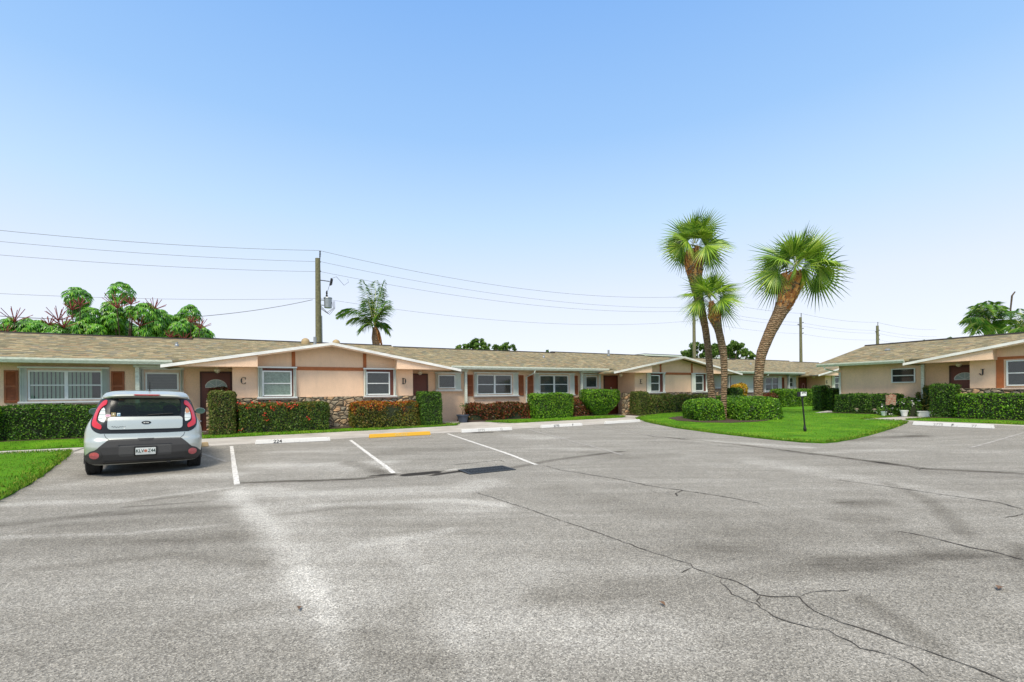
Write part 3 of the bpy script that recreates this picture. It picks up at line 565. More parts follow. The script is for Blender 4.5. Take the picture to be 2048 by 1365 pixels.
def serif(root, ch, x, z, y=-.014, size=.24):
    """house letter drawn as strokes with slab serifs"""
    mb = MB(); h = size*.5; w = size*.36; t = size*.17; T = size*.065
    bx = lambda a, b, c, d: mb.box(x+a, x+b, y-.012, y, z+c, z+d)
    def arc(cx, cz, rx, rz, a0, a1, th):
        P = []; n = 14
        for i in range(n+1):
            a = a0+(a1-a0)*i/n; P.append((cx+rx*cos(a), cz+rz*sin(a)))
        for i in range(n):
            (xa, za), (xb, zb) = P[i], P[i+1]; am = a0+(a1-a0)*(i+.5)/n; k = T*.5+(th-T*.5)*abs(cos(am)); ux, uz = cos(am)*k, sin(am)*T*.8
            mb.prism([(x+xa, z+za), (x+xb, z+zb), (x+xb-ux, z+zb-uz), (x+xa-ux, z+za-uz)], y-.012, y)
    if ch in 'CG':
        arc(0, 0, w, h, radians(42), radians(318), t); bx(w*.62, w*.80, h*.3, h*.95); bx(w*.62, w*.80, -h*.9, -h*.5)
        if ch == 'G': bx(w*.5, w*.9, -h*.8, 0)
    elif ch == 'D': bx(-w*.8, -w*.8+t, -h, h); bx(-w, -w*.1, h-T, h); bx(-w, -w*.1, -h, -h+T); arc(-w*.15, 0, w, h, -pi/2, pi/2, t)
    elif ch == 'E': bx(-w*.7, -w*.7+t, -h, h); bx(-w, w*.8, h-T, h); bx(-w, w*.85, -h, -h+T); bx(-w*.7, w*.3, -T/2, T/2); bx(w*.7, w*.85, h-t*1.2, h-T); bx(w*.75, w*.9, -h+T, -h+t*1.3); bx(w*.2, w*.3, -t*.6, t*.6)
    elif ch == 'J': bx(0, t, -h*.55, h); bx(-w*.5, w*.9, h-T, h); arc(t-w*.55, -h*.55, w*.55, h*.45, pi, 2*pi, t*.8); mb.lathe([(0, -.012), (t*.5, -.012), (t*.5, 0)], (x-w*.75, y, z-h*.5), 10, 'y')
    return mb.build('house_letter', M['black'], root)

# ------------------------------------------------------------------ the long row
row = empty('apartment_row', W(0, 18.4, 0), pi/2-TH, 'long low peach stucco apartment row with gables, doors lettered C, D, E and G', 'apartment building')
x0r, x1r = -16.0, 47.0
part(row, 'wall', M['stucco'], lambda b: b.prism([(x0r, -.2), (x1r, -.2), (x1r, 2.52), (x0r, 2.52)], NB, 11.8))
C3 = (2.25, 20.6, 38.95)
segs = [(x0r-.4, -2.72, 6.6, 3.93), (-2.72, 6.25, 7.0, 4.03), (6.25, 16.75, 6.6, 3.93), (16.75, 25.0, 7.0, 4.03), (25.0, 34.9, 6.6, 3.93), (34.9, 43.2, 7.0, 4.03), (43.2, x1r+.4, 6.6, 3.93)]
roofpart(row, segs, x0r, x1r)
for xe in (x0r, x1r): part(row, 'end_gable', M['stucco'], lambda b: b.add([(xe, NB, 2.5), (xe, 6.6, 3.83), (xe, 11.8, 2.5)], [(0, 1, 2)]))
for c, let in zip(C3, ((('C', -2.82), ('D', 2.79)), (('E', -2.72),), (('G', -2.98),))):
    gable(row, c)
    for ch, dx in let: serif(row, ch, c+dx, 1.9)
for a, b in ((x0r-.4, C3[0]-4.9), (C3[0]+5.05, C3[1]-4.4), (C3[1]+5.05, C3[2]-4.6), (C3[2]+5.05, x1r+.4)): gutter(row, a, b)
c1, c2, c3 = C3
for c in C3:
    for sg in (-1, 1): post(row, c+sg*5.9, 1.02)
    for sg in (-1, 1):
        a, b_ = sorted((c+sg*4.2, c+sg*6.0)); part(row, 'porch_beam', M['gutter'], lambda b: b.box(a, b_, .94, 1.1, 2.362, 2.45))
# bay windows
window(row, c1-2.39, c1-1.16, 1.33, 2.35, -.003, (c1-2.20, c1-1.36, 1.40, 2.21), 1, 2, (.15, .10), 'lace', 'reveal')
window(row, c1+1.2, c1+2.45, 1.33, 2.35, -.003, (c1+1.34, c1+2.16, 1.40, 2.21), 1, 2, (.10, .10), 'dark', 'reveal')
for c in (c2, c3):
    window(row, c-2.32, c-1.02, 1.33, 2.35, -.003, (c-2.04, c-1.42, 1.40, 2.21), 1, 2, (.24, .09), 'blind', 'reveal')
    window(row, c+1.18, c+2.5, 1.33, 2.35, -.003, (c+1.48, c+2.12, 1.40, 2.24), 1, 2, (.26, .10), 'blind', 'reveal')
# small kitchen windows
window(row, c1-5.95, c1-4.67, 1.55, 2.31, NB-.003, (c1-5.69, c1-4.86, 1.63, 2.16), 1, 1, (.17, .10), 'blind')
window(row, c1+4.54, c1+5.78, 1.55, 2.28, NB-.003, (c1+4.72, c1+5.44, 1.66, 2.17), 1, 1, (.10, .30), 'dark')
window(row, c2-5.66, c2-4.45, 1.52, 2.27, NB-.003, (c2-5.40, c2-4.72, 1.65, 2.17), 1, 1, (.2, .1), 'blind')
window(row, c2+4.54, c2+5.78, 1.55, 2.28, NB-.003, (c2+4.7, c2+5.4, 1.65, 2.17), 1, 1, closed=True)
window(row, c3-5.61, c3-4.7, 1.5, 2.27, NB-.003, (c3-5.42, c3-5.0, 1.6, 2.2), 1, 2, (.13, .18), 'blind')
# living room windows with louvered shutters
for (a, b), g, ins, st, closed in (((c1-8.81, c1-6.68), (c1-8.58, c1-6.90), 'vertical', (.16, .2), 0), ((c1+6.42, c1+8.76), (c1+6.62, c1+8.36), 'dark', (.14, .26), 0), ((c2-8.66, c2-6.22), (c2-8.30, c2-6.62), 'blind', (.26, .26), 0),
        ((c2+6.42, c2+8.76), (c2+6.6, c2+8.4), 'blind', (.1, .1), 1), ((c3-8.42, c3-6.35), (c3-8.20, c3-6.75), 'blind', (.12, .3), 0), ((c1-13.2, c1-10.9), (c1-13, c1-11.2), 'vertical', (.15, .2), 0)):
    window(row, a, b, 1.27, 2.31, NB-.003, (g[0], g[1], 1.36, 2.2), 2, 2, st, ins, closed=bool(closed))
for a, b in ((c1-9.16, c1-8.85), (c1-6.64, c1-6.30), (c1+5.99, c1+6.38), (c1+8.79, c1+9.10), (c2-9.01, c2-8.70), (c2-6.18, c2-5.95), (c2+6.02, c2+6.38), (c2+8.79, c2+9.10), (c3-8.8, c3-8.46), (c3-6.31, c3-6.0), (c1-10.86, c1-10.5)): louver(row, a, b, 1.24, 2.24, NB-.002)
downspout(row, 11.47, dx=.16); downspout(row, 29.9, dx=.2)
for c, sg, kd in ((c1, -1, 'fan'), (c1, 1, 'plain'), (c2, -1, 'plain'), (c2, 1, 'plain'), (c3, -1, 'plain')):
    a, b = sorted((c+sg*3.28, c+sg*4.14)); d = door(row, a, b, NB-.003, .14, 2.2, kd, 1 if sg > 0 else -1)
    lamp(row, c+sg*3.62, .55, 2.37)
    part(row, 'door_step', M['concrete'], lambda q: q.box(a-.15, b+.15, NB-.5, NB-.004, -.1, .135))
    if c == c3: # pink wreath on the last door
        mb = MB()
        for k in range(26):
            t_ = k/26*2*pi; mb.lathe([(0, -.05), (.045, -.02), (0, .02)], ((a+b)/2+.17*cos(t_), NB-.06, 1.55+.26*sin(t_)), 6, 'y')
        mb.build('wreath', plain('pink_wreath', (.55, .28, .30), .8, var=.3, sc=20), row)
    if c == c2 and sg < 0: part(d, 'knocker', M['lampglass'], lambda q: q.box((a+b)/2-.02, (a+b)/2+.02, NB-.055, NB-.035, 1.42, 1.62))
dome_vent(row, 1.9, 6.45, 3.92); dome_vent(row, 3.35, 6.6, 3.93); pipe_vent(row, 2.25, 5.6, 3.75, .42, .07); pipe_vent(row, 20.7, 5.9, 3.8, .4, .07)
for x, y in ((-3.0, 4.2), (4.9, 3.0), (14.4, 4.2), (-9.5, 4), (33.2, 4.0)): pipe_vent(row, x, y, mainz(y), .16, .045)

# ------------------------------------------------------------------ the building across the lawn, at right angles
jb = empty('apartment_building', W(24.0, 0, .05), -TH, 'peach stucco apartment building lettered J, at right angles to the long row', 'apartment building')
part(jb, 'wall', M['stucco'], lambda b: b.box(-12.36, 9, NB, 11.8, -.2, 2.52))
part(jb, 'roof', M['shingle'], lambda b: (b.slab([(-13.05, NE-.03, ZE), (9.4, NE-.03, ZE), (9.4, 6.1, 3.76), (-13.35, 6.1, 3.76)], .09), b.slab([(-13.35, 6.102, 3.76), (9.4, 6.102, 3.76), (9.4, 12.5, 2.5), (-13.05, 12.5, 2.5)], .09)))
part(jb, 'ridge_cap', M['ridge'], lambda b: b.box(-13.33, 9.4, 6.0, 6.2, 3.74, 3.81))
part(jb, 'end_gable', M['stucco'], lambda b: b.prism([(-12.355, 2.4), (-12.2, 2.4), (-12.2, 2.45), (-12.355, 2.45)], NB, 11.8) and None)
part(jb, 'end_gable', M['stucco'], lambda b: b.add([(-12.36, NB, 2.5), (-12.36, 6.1, 3.64), (-12.36, 11.8, 2.5)], [(0, 1, 2)]))
gable(jb, -4.0, skip=('band',)); gutter(jb, -13.05, -9.45); gutter(jb, 1.1, 9.4); serif(jb, 'J', -6.8, 1.92)
part(jb, 'painted_band', M['band'], lambda b: (b.box(-6.42, -6.22, -.02, -.001, 1.312, 2.36), b.box(-6.42, -1.6, -.018, -.001, 2.361, 2.46)))
window(jb, -6.22, -1.8, 1.36, 2.33, -.003, (-6.1, -1.9, 1.43, 2.27), 3, 2, (0, 0), 'green', None, tracks=False)
window(jb, -10.2, -9.28, 1.58, 2.24, NB-.003, (-10.13, -9.34, 1.63, 2.19), 1, 2, (0, 0), 'dark', None, tracks=False, sill=False)
post(jb, -8.97, 1.1, 2.4); door(jb, -8.1, -7.24, NB-.003, .12, 2.2, 'fan', 1); lamp(jb, -7.65, .6, 2.37); downspout(jb, -12.28, dx=-.45)
pipe_vent(jb, -11.3, 3.7, mainz(3.7)-.03, .10, .08)
part(jb, 'door_step', M['concrete'], lambda q: q.box(-8.3, -7.1, NB-.5, NB-.004, -.1, .115))
# ------------------------------------------------------------------ hedges and shrubs
def rbox_points(k, lx, ly, lz, r, faces='fblrt'):
    """random points and normals on a rounded box centred on 0 in x,y, standing on z=0"""
    ar = {'f': lx*lz, 'b': lx*lz*.5, 'l': ly*lz, 'r': ly*lz, 't': lx*ly*1.3}; fs = [f for f in faces]; a = np.array([ar[f] for f in fs]); pick = rng.choice(len(fs), k, p=a/a.sum())
    P = np.zeros((k, 3)); Nm = np.zeros((k, 3)); U = rng.uniform(-.5, .5, (k, 2))
    for i, f in enumerate(fs):
        q = pick == i
        if f in 'fb': s = -1 if f == 'f' else 1; P[q] = np.column_stack([U[q, 0]*lx, np.full(q.sum(), s*ly/2), (U[q, 1]+.5)*lz]); Nm[q] = (0, s, 0)
        elif f in 'lr': s = -1 if f == 'l' else 1; P[q] = np.column_stack([np.full(q.sum(), s*lx/2), U[q, 0]*ly, (U[q, 1]+.5)*lz]); Nm[q] = (s, 0, 0)
        else: P[q] = np.column_stack([U[q, 0]*lx, U[q, 1]*ly, np.full(q.sum(), lz)]); Nm[q] = (0, 0, 1)
    h = np.array([lx/2-r, ly/2-r, lz-r]); C = np.clip(P, [-h[0], -h[1], 0], h); d = P-C; L = np.linalg.norm(d, axis=1)
    ok = L > 1e-6; nn = Nm.copy(); nn[ok] = d[ok]/L[ok][:, None]; return C+nn*r, nn
def hedge(name, label, cat, x0, x1, y0, y1, z1, m, dens=1100, size=.065, r=.13, group=None, flare=0, frame=None, rough=.05, z0=None, jit=.8, asp=.55, core=M['hcore'], bulge=0, bare=0, parent=None):
    """clipped hedge: twigs inside, many separate leaves outside. frame: None = s,n of the site"""
    if frame is None: rz = pi/2-TH; c = W((x0+x1)/2, (y0+y1)/2); gz = G((x0+x1)/2, (y0+y1)/2)
    else: rz = 0; c = Vector(((x0+x1)/2, (y0+y1)/2, 0)); gz = G(*sn(c.x, c.y))
    lx, ly = x1-x0, y1-y0; zb = gz+.02 if z0 is None else z0; lz = z1-zb
    k = int((lx*lz*1.5+2*ly*lz+lx*ly*1.3)*dens); P, Nm = rbox_points(k, lx, ly, lz, min(r, lx/2-.01, ly/2-.01, lz/2))
    off = smooth_noise(P*1.0, 3.2, sum(map(ord, label)) % 999)*rough+smooth_noise(P, 11, 5)*rough*.5+rng.normal(0, .02, k)
    P = P+Nm*off[:, None]
    def shape(P):
        P = P.copy(); f = P[:, 2]/lz
        if flare: s = 1-flare*(1-np.clip(f*1.6, 0, 1))**1.3; P[:, 0] *= s; P[:, 1] *= s
        if bulge: P[:, 2] += bulge*smooth_noise(np.column_stack([P[:, 0], P[:, 0]*0, P[:, 0]*0]), 2.0, 8)*f
        return P
    P = shape(P); 
    if bare: keep = rng.uniform(size=len(P)) > bare*(1-np.clip(P[:, 2]/lz*2.2, 0, 1)); P = P[keep]; Nm = Nm[keep]
    V, Fq = leafquads(P, Nm, size, asp, jit, up=.4)
    # core
    n = 14; g = []; fq = []; idx = 0; cx, cy, cz = lx/2-.05, ly/2-.05, lz-.05
    for (a, b, fn) in ((2*cx, cz, lambda u, v: (u, -cy, v)), (2*cx, cz, lambda u, v: (u, cy, v)), (2*cy, cz, lambda u, v: (-cx, u, v)), (2*cy, cz, lambda u, v: (cx, u, v)), (2*cx, 2*cy, lambda u, v: (u, v-cy, cz))):
        for i in range(n+1):
            for j in range(n+1): g.append(fn(-a/2+a*i/n, b*j/n))
        fq += [(idx+i*(n+1)+j, idx+(i+1)*(n+1)+j, idx+(i+1)*(n+1)+j+1, idx+i*(n+1)+j+1) for i in range(n) for j in range(n)]; idx += (n+1)**2
    g = np.array(g); h = np.array([cx-r, cy-r, cz-r]).clip(.01); C = np.clip(g, [-h[0], -h[1], 0], h); d = g-C; L = np.linalg.norm(d, axis=1).clip(1e-6); g = C+d/L[:, None]*np.minimum(L, max(.01, min(r, cx, cy)))[:, None]; g = shape(g)
    Va = np.concatenate([V, g]); Fa = np.concatenate([Fq, np.array(fq)+len(V)])
    o = npmesh(name, Va, Fa, [m, core], np.r_[np.zeros(len(Fq)), np.ones(len(fq))], label=label, cat=cat)
    o.location = (c.x, c.y, zb); o.rotation_euler = (0, 0, rz)
    if group: o['group'] = group
    return o, P, Nm
def blossoms(o, P, Nm, cond, k, size, m, name='blossoms', spread=.05, per=7):
    """round flower heads of several petals"""
    idx = np.where(cond)[0]
    if len(idx) == 0: return
    pk = rng.choice(idx, min(k, len(idx)), replace=False); Q = np.repeat(P[pk]+Nm[pk]*.03, per, 0)+rng.normal(0, spread, (len(pk)*per, 3)); Nq = np.repeat(Nm[pk], per, 0)+rng.normal(0, .5, (len(pk)*per, 3))
    V, Fq = leafquads(Q, Nq, size, .9, .6); return npmesh(name, V, Fq, [m], parent=o)
HG = 'clipped green hedges along the buildings'; CG = 'red and orange leaved croton and ixora beds'
hedge('hedge', 'long dark green clipped hedge under the big window left of the car', 'hedge', -6.6, -2.3, 18.25, 19.0, 1.12, M['hedge'], 1500, .055, .10, HG)
hedge('shrub', 'bright green loose shrub at the left edge of the photo', 'shrub', -7.6, -6.62, 17.9, 18.6, 1.42, M['hedge_bright'], 900, .10, .3, rough=.12)
hedge('hedge', 'tall squared column of green hedge in front of door C', 'hedge', -1.50, -.80, 17.55, 18.2, 1.52, M['hedge_olive'], 2000, .05, .09, HG)
o, P, Nm = hedge('flowering_hedge', 'green ixora hedge with red flowers along its top, beneath window C', 'hedge', -.72, 2.08, 17.6, 18.25, 1.10, M['ixora'], 1500, .058, .12, CG, rough=.07)
blossoms(o, P, Nm, (P[:, 2] > .8) & (P[:, 0] < .35) & (P[:, 1] < .1), 26, .05, M['flower_red'], 'blossoms', .045, 9)
blossoms(o, P, Nm, (P[:, 2] > .1) & (P[:, 2] < .9) & (P[:, 1] < -.1) & (P[:, 0] < 1.0), 7, .05, M['flower_red'], 'blossoms', .045, 9)
hedge('croton_hedge', 'orange and yellow croton hedge beneath window D', 'hedge', 2.88, 5.42, 17.6, 18.25, 1.06, M['croton'], 1300, .068, .12, CG, rough=.08, jit=.9)
hedge('hedge', 'tall squared column of dark green hedge right of the croton bed at door D', 'hedge', 5.48, 6.36, 17.6, 18.25, 1.42, M['hedge'], 2000, .05, .09, HG)
hedge('shrub', 'low red topped shrub poking up behind the hedge column at door C', 'shrub', -1.6, -1.0, 18.45, 18.95, 1.66, M['croton_red'], 700, .08, .2)
hedge('croton_bed', 'long dark red croton bed under the first window right of door D', 'shrub bed', 7.95, 11.1, 18.5, 19.15, .90, M['croton_red'], 700, .10, .2, CG, rough=.14, jit=1.1)
hedge('croton_bush', 'small reddish croton bush squeezed behind the box hedge, by the downspout', 'shrub', 11.12, 11.9, 18.8, 19.35, .88, M['croton_red'], 700, .10, .2, CG, rough=.12, jit=1.1)
hedge('hedge', 'bright topped cube shaped hedge in front of the second window right of door D', 'hedge', 10.98, 13.15, 17.95, 18.75, 1.30, M['hedge_bright'], 1300, .062, .12, HG, flare=.08)
hedge('croton_bush', 'dark purple red croton bush between the cube hedge and the flared shrub', 'shrub', 13.5, 14.95, 18.7, 19.3, .96, M['croton_red'], 800, .09, .25, CG, rough=.12, jit=1.1)
o, P, Nm = hedge('flared_shrub', 'bright green shrub clipped wide at the top on a bare stem, before door E', 'shrub', 14.2, 16.3, 18.25, 19.0, 1.46, M['hedge_bright'], 1300, .065, .15, HG, flare=.75)
part(o, 'stem', M['trunk'], lambda b: (b.tube([(0, 0, -.05), (.03, 0, .3), (-.1, 0, .6)], [.04, .035, .03], 7), b.tube([(0, 0, .1), (.25, .05, .55)], .025, 6), b.tube([(.3, .0, -.05), (.3, .05, .4)], .02, 6)))
hedge('hedge', 'narrow tall green hedge column below letter E', 'hedge', 16.9, 17.7, 17.6, 18.25, 1.36, M['hedge_olive'], 1700, .055, .10, HG)
hedge('hedge', 'loose olive green hedge beneath the windows right of letter E', 'hedge', 17.75, 22.7, 17.6, 18.25, 1.14, M['hedge_olive'], 900, .085, .15, HG, rough=.13, jit=1.0, bare=.5)
hedge('hedge', 'low green hedge behind the palm trunks, under the closed white shutters', 'hedge', 22.9, 25.7, 17.5, 18.2, 1.02, M['hedge'], 900, .075, .14, HG)
hedge('hedge', 'dark square hedge block beside the yellow croton, behind the palms', 'hedge', 25.4, 26.7, 18.5, 19.1, 1.50, M['hedge'], 1200, .06, .1, HG)
hedge('croton_bush', 'yellow croton bush in front of the closed white shutters', 'shrub', 26.3, 27.4, 18.7, 19.3, 1.72, M['croton_yel'], 500, .12, .3, rough=.15, jit=1.1)
hedge('croton_bush', 'low yellow croton behind the palm hedge', 'shrub', 24.0, 26.1, 16.4, 16.9, .98, M['croton_yel'], 350, .09, .2, rough=.1)
hedge('croton_bed', 'dark red croton bed under the far window left of letter G', 'shrub bed', 28.0, 31.3, 18.3, 19.1, .98, M['croton_red'], 600, .11, .2, CG, rough=.14, jit=1.1)
hedge('hedge', 'bright topped box hedge behind the number sign, left of letter G', 'hedge', 29.95, 33.7, 17.9, 18.9, 1.38, M['hedge_bright'], 800, .08, .15, HG, flare=.05)
hedge('croton_bush', 'reddish croton bush just right of the box hedge at letter G', 'shrub', 33.8, 34.9, 18.3, 18.9, 1.0, M['croton_red'], 500, .10, .2, CG, rough=.12, jit=1.1)
def xyhedge(label, u0, u1, Y0, Y1, ztop, m, dens, size, r, **k):
    Ym = (Y0+Y1)/2; a, b = (u0-1024)/F*Ym, (u1-1024)/F*Ym
    return hedge('hedge', label, 'hedge', a, b, Y0, Y1, ztop, m, dens, size, r, frame='xy', **k)
xyhedge('tall narrow dark hedge column left of the white downspout', 1632, 1651.5, 24.2, 24.9, 1.55, M['hedge'], 1400, .06, .1, group=HG)
xyhedge('dark hedge block touching the corner of the J building', 1652.5, 1677, 23.9, 24.6, 1.40, M['hedge'], 1400, .06, .1, group=HG)
hedge('hedge', 'long green hedge along the blank wall of the J building', 'hedge', 24.35, 25.0, 9.55, 12.15, 1.13, M['hedge'], 1400, .055, .12, HG)
hedge('hedge', 'tall green hedge column in front of door J', 'hedge', 23.05, 23.7, 7.32, 8.05, 1.50, M['hedge'], 1700, .052, .10, HG)
hedge('hedge', 'long bright edged hedge under window J, at the right edge of the photo', 'hedge', 22.9, 23.55, -9, 7.28, 1.17, M['hedge_bright'], 900, .06, .12, HG)
xyhedge('left green hedge mound round the palm trunks', 1380, 1432, 18.9, 20.9, .98, M['hedge_bright'], 1300, .07, .32, group='hedge mounds round the palms', rough=.10)
xyhedge('right green hedge mound round the palm trunks, wider than the left one', 1455, 1537, 18.4, 20.9, 1.02, M['hedge_bright'], 1300, .07, .35, group='hedge mounds round the palms', rough=.10)
P_ = [(15.6, 13.9), (15.4, 12.6), (15.9, 11.6), (17.2, 11.1), (18.7, 11.4), (19.6, 12.6), (19.4, 14.4), (18.0, 15.4), (16.4, 15.2)]
drape('soil', P_, .085, M['soil'], .25, .05, edge_jit=.06)
for P_ in ([(-1.7, 17.66), (6.5, 17.66), (6.5, 18.33), (-1.7, 18.33)], [(-6.7, 18.1), (-2.2, 18.1), (-2.2, 19.6), (-6.7, 19.6)], [(7.8, 18.3), (16.2, 18.4), (16.2, 19.6), (7.8, 19.6)], [(16.8, 17.6), (26, 17.6), (26, 18.33), (16.8, 18.33)], [(24.1, 9.4), (25.2, 9.4), (25.2, 12.4), (24.1, 12.4)], [(22.8, -9), (23.9, -9), (23.9, 8.1), (22.8, 8.1)]): drape('soil', P_, .085, M['soil'], .4, .05, edge_jit=.03)
# white flowering plants, vine, planter box, pots, flag by door J
o, P, Nm = hedge('flowering_shrub', 'loose green shrub with white flowers left of the white planter by door J', 'shrub', 23.7, 24.9, 8.75, 9.55, .92, M['hedge'], 700, .09, .3, rough=.16, jit=1.1)
blossoms(o, P, Nm, (P[:, 2] < .7), 16, .06, M['flower_white'], 'blossoms', .04, 6)
o, P, Nm = hedge('flowering_shrub', 'small pink and white flowers beside the garden flag', 'shrub', 23.5, 24.0, 9.5, 10.0, .5, M['hedge'], 600, .07, .15, rough=.1)
blossoms(o, P, Nm, (P[:, 2] > .05), 9, .06, M['flower_white'], 'blossoms', .04, 6)
hedge('climbing_plant', 'tall spindly yellow green climber by the white post at door J', 'plant', 24.5, 24.9, 8.55, 8.85, 1.50, leafmat('vine_leaf', [(.10, .13, .02), (.25, .22, .04), (.06, .10, .02)], .5), 420, .08, .1, rough=.15, jit=1.2, core=M['hedge'])
hedge('climbing_plant', 'short yellow green climber on the wall left of the white post', 'plant', 24.95, 25.2, 9.05, 9.25, 1.22, leafmat('vine_leaf_b', [(.12, .14, .02), (.22, .2, .04)], .5), 420, .08, .08, rough=.15, jit=1.2, core=M['hedge'])
pb = empty('planter_box', W(24.2, 8.6, G(24.2, 8.6)+.02), -TH, 'pale green white rectangular planter box on the path to door J', 'planter')
mb = MB(); mb.box(-.24, .24, -.17, -.15, 0, .24); mb.box(-.24, .24, .15, .17, 0, .24); mb.box(-.24, -.22, -.15, .15, 0, .24); mb.box(.22, .24, -.15, .15, 0, .24); mb.box(-.255, .255, -.185, -.172, .2, .25); mb.build('box', M['alu'], pb)
MB().box(-.22, .22, -.15, .15, .02, .2).build('soil', M['soil'], pb)
for (a, b, rr, lb, mm) in ((23.55, 9.05, .13, 'round white flower pot under the white flowers near door J', M['sash']), (23.2, 9.62, .10, 'small pale green pot below the garden flag', M['alu'])):
    pt = empty('flower_pot', W(a, b, G(a, b)+.05), 0, lb, 'flower pot', 'pots by door J')
    part(pt, 'pot', mm, lambda q: q.lathe([(0, 0), (rr*.7, 0), (rr, rr*1.6), (rr*1.1, rr*1.6), (rr*1.1, rr*1.9), (rr*.9, rr*1.9), (rr*.85, rr*1.6), (0, rr*1.55)], seg=18), True)
fl = empty('garden_flag', W(22.95, 9.25, G(22.95, 9.25)+.03), -TH, 'small garden flag with brown and red leaf pattern on a thin stake', 'flag')
part(fl, 'stake', M['black'], lambda b: b.tube([(-.22, 0, 0), (-.22, 0, .95), (.2, 0, .95)], .008, 6))
m, nt, b = mat('flag_cloth'); c = ramp(nt, noise(nt, 7, 4, .7, co(nt, scale=(1, 1, 2.2))), [(.35, (.45, .35, .22)), (.47, (.30, .06, .04)), (.53, (.55, .42, .28)), (.62, (.12, .04, .03)), (.7, (.6, .5, .38))]); nt.links.new(c, b.inputs['Base Color']); b.inputs['Roughness'].default_value = .8
mb = MB(); n = 8
for i in range(n+1):
    x = -.2+.38*i/n
    for j in range(5): mb.v.append((x-.05*(j/4)*(i/n), .02*sin(i*1.3+j), .94-.42*j/4-.03*sin(i)))
mb.f = [(i*5+j, (i+1)*5+j, (i+1)*5+j+1, i*5+j+1) for i in range(n) for j in range(4)]; mb.mi = [0]*len(mb.f); mb.build('cloth', m, fl, True)
for i, (a, b, lb) in enumerate(((24.1, 11.05, 'bronze path light on a stake before the J hedge, left of the pair'), (24.1, 10.35, 'bronze path light on a stake before the J hedge, right of the pair'))):
    l = empty('path_light', W(a, b, G(a, b)+.05), 0, lb, 'path light', 'path lights in the lawn'); part(l, 'stake', M['black'], lambda q: q.tube([(0, 0, 0), (0, 0, .14)], .012, 6))
    part(l, 'lens', M['lampglass'], lambda q: q.lathe([(.03, .14), (.045, .22), (0, .23)], seg=14), True); part(l, 'cap', plain('bronze%d' % i, (.16, .12, .08), .5), lambda q: q.lathe([(.09, .215), (.085, .235), (.04, .275), (0, .28)], seg=16), True)
sb = empty('splash_block', W(24.15, 12.45, G(24.15, 12.45)+.05), radians(15), 'white concrete splash block at the foot of the J downspout', 'splash block')
mb = MB(); mb.add([(-.45, -.12, 0), (.3, -.14, 0), (.3, .14, 0), (-.45, .12, 0), (-.45, -.12, .03), (.3, -.14, .10), (.3, .14, .10), (-.45, .12, .03)], [(0, 1, 2, 3), (4, 5, 6, 7), (0, 1, 5, 4), (1, 2, 6, 5), (2, 3, 7, 6), (3, 0, 4, 7)]); mb.build('block', M['concrete'], sb)
# barrel pot with wire plant stand by the post right of door D
pt = empty('barrel_planter', W(7.55, 18.35, G(7.55, 18.35)+.02), 0, 'dark blue half barrel planter at the foot of the white post right of door D', 'planter')
part(pt, 'barrel', plain('blue_plastic', (.045, .06, .09), .5, var=.3), lambda q: q.lathe([(0, 0), (.17, 0), (.25, .30), (.28, .30), (.28, .34), (.24, .34), (.22, .29), (0, .28)], seg=22), True)
mb = MB(); 
for k in range(5):
    t_ = k/5*2*pi; mb.tube([(0, 0, .28), (.04*cos(t_), .04*sin(t_), .55), (.16*cos(t_), .16*sin(t_), .72+.05*(k % 2))], .008, 5)
mb.build('stem', M['trunk'], pt); Pn = rng.normal(0, .09, (60, 3))*[1.2, 1.2, .7]+[0, 0, .72]; V, Fq = leafquads(Pn, rng.normal(size=(60, 3)), .06, .5, .5); npmesh('leaves', V, Fq, [M['hedge']], parent=pt)
# number post on the lawn
mp_ = gp(1611, 866, .03); top = at(1603.5, 788, mp_.y-.02)
sg = empty('number_post', mp_, 0, 'leaning black post with a white 2775 number plate on the lawn corner', 'sign post')
tv = top-mp_
part(sg, 'post', M['black'], lambda b: (b.tube([(0, 0, -.05), (tv.x*.12, 0, .14), tv*1.0], [.020, .024, .022], 8), b.tube([(0, 0, -.05), (-.02, 0, .12), (-.03, 0, .24)], [.02, .05, .02], 8)))
pl_ = part(sg, 'plate_box', M['black'], lambda b: b.box(tv.x-.12, tv.x+.09, tv.y-.01, tv.y+.05, tv.z-.09, tv.z+.055))
pl2 = part(sg, 'number_plate', M['sash'], lambda b: b.prism([(tv.x-.05, tv.z-.075), (tv.x+.125, tv.z-.06), (tv.x+.125, tv.z+.055), (tv.x-.045, tv.z+.06)], tv.y-.035, tv.y-.015))
text_mesh('2775', .062, 'numerals', M['black'], pl2, (tv.x+.04, tv.y-.038, tv.z+.025), depth=.001, off=.002); text_mesh('DUDLEY', .001, 'x', M['black'], pl2, (0, 0, -9)) if False else None
# wheel stops
def stop(s, n, rz, label, m, txts, L=2.0, grp='concrete wheel stops at the bays'):
    o = empty('wheel_stop', W(s, n, G(s, n)+.004), rz, label, 'wheel stop', grp); h = L/2
    mb = MB(); mb.add([(-h, -.075, 0), (h, -.075, 0), (h, .075, 0), (-h, .075, 0), (-h+.02, -.05, .115), (h-.02, -.05, .115), (h-.02, .05, .115), (-h+.02, .05, .115)], [(0, 3, 2, 1), (4, 5, 6, 7), (0, 1, 5, 4), (1, 2, 6, 5), (2, 3, 7, 6), (3, 0, 4, 7)])
    st = mb.build('block', m, o)
    bm = bmesh.new(); bm.from_mesh(st.data); bmesh.ops.bevel(bm, geom=bm.edges[:], offset=.008, segments=2, affect='EDGES'); bm.to_mesh(st.data); bm.free()
    sl = math.atan2(.025, .115)
    for t_, x, sz, mm in txts: text_mesh(t_, sz, 'stencil', mm, st, (x, -.0655, .056), rot=(pi/2-sl, 0, 0), depth=.0008, off=.002, sx=1.15)
    return o
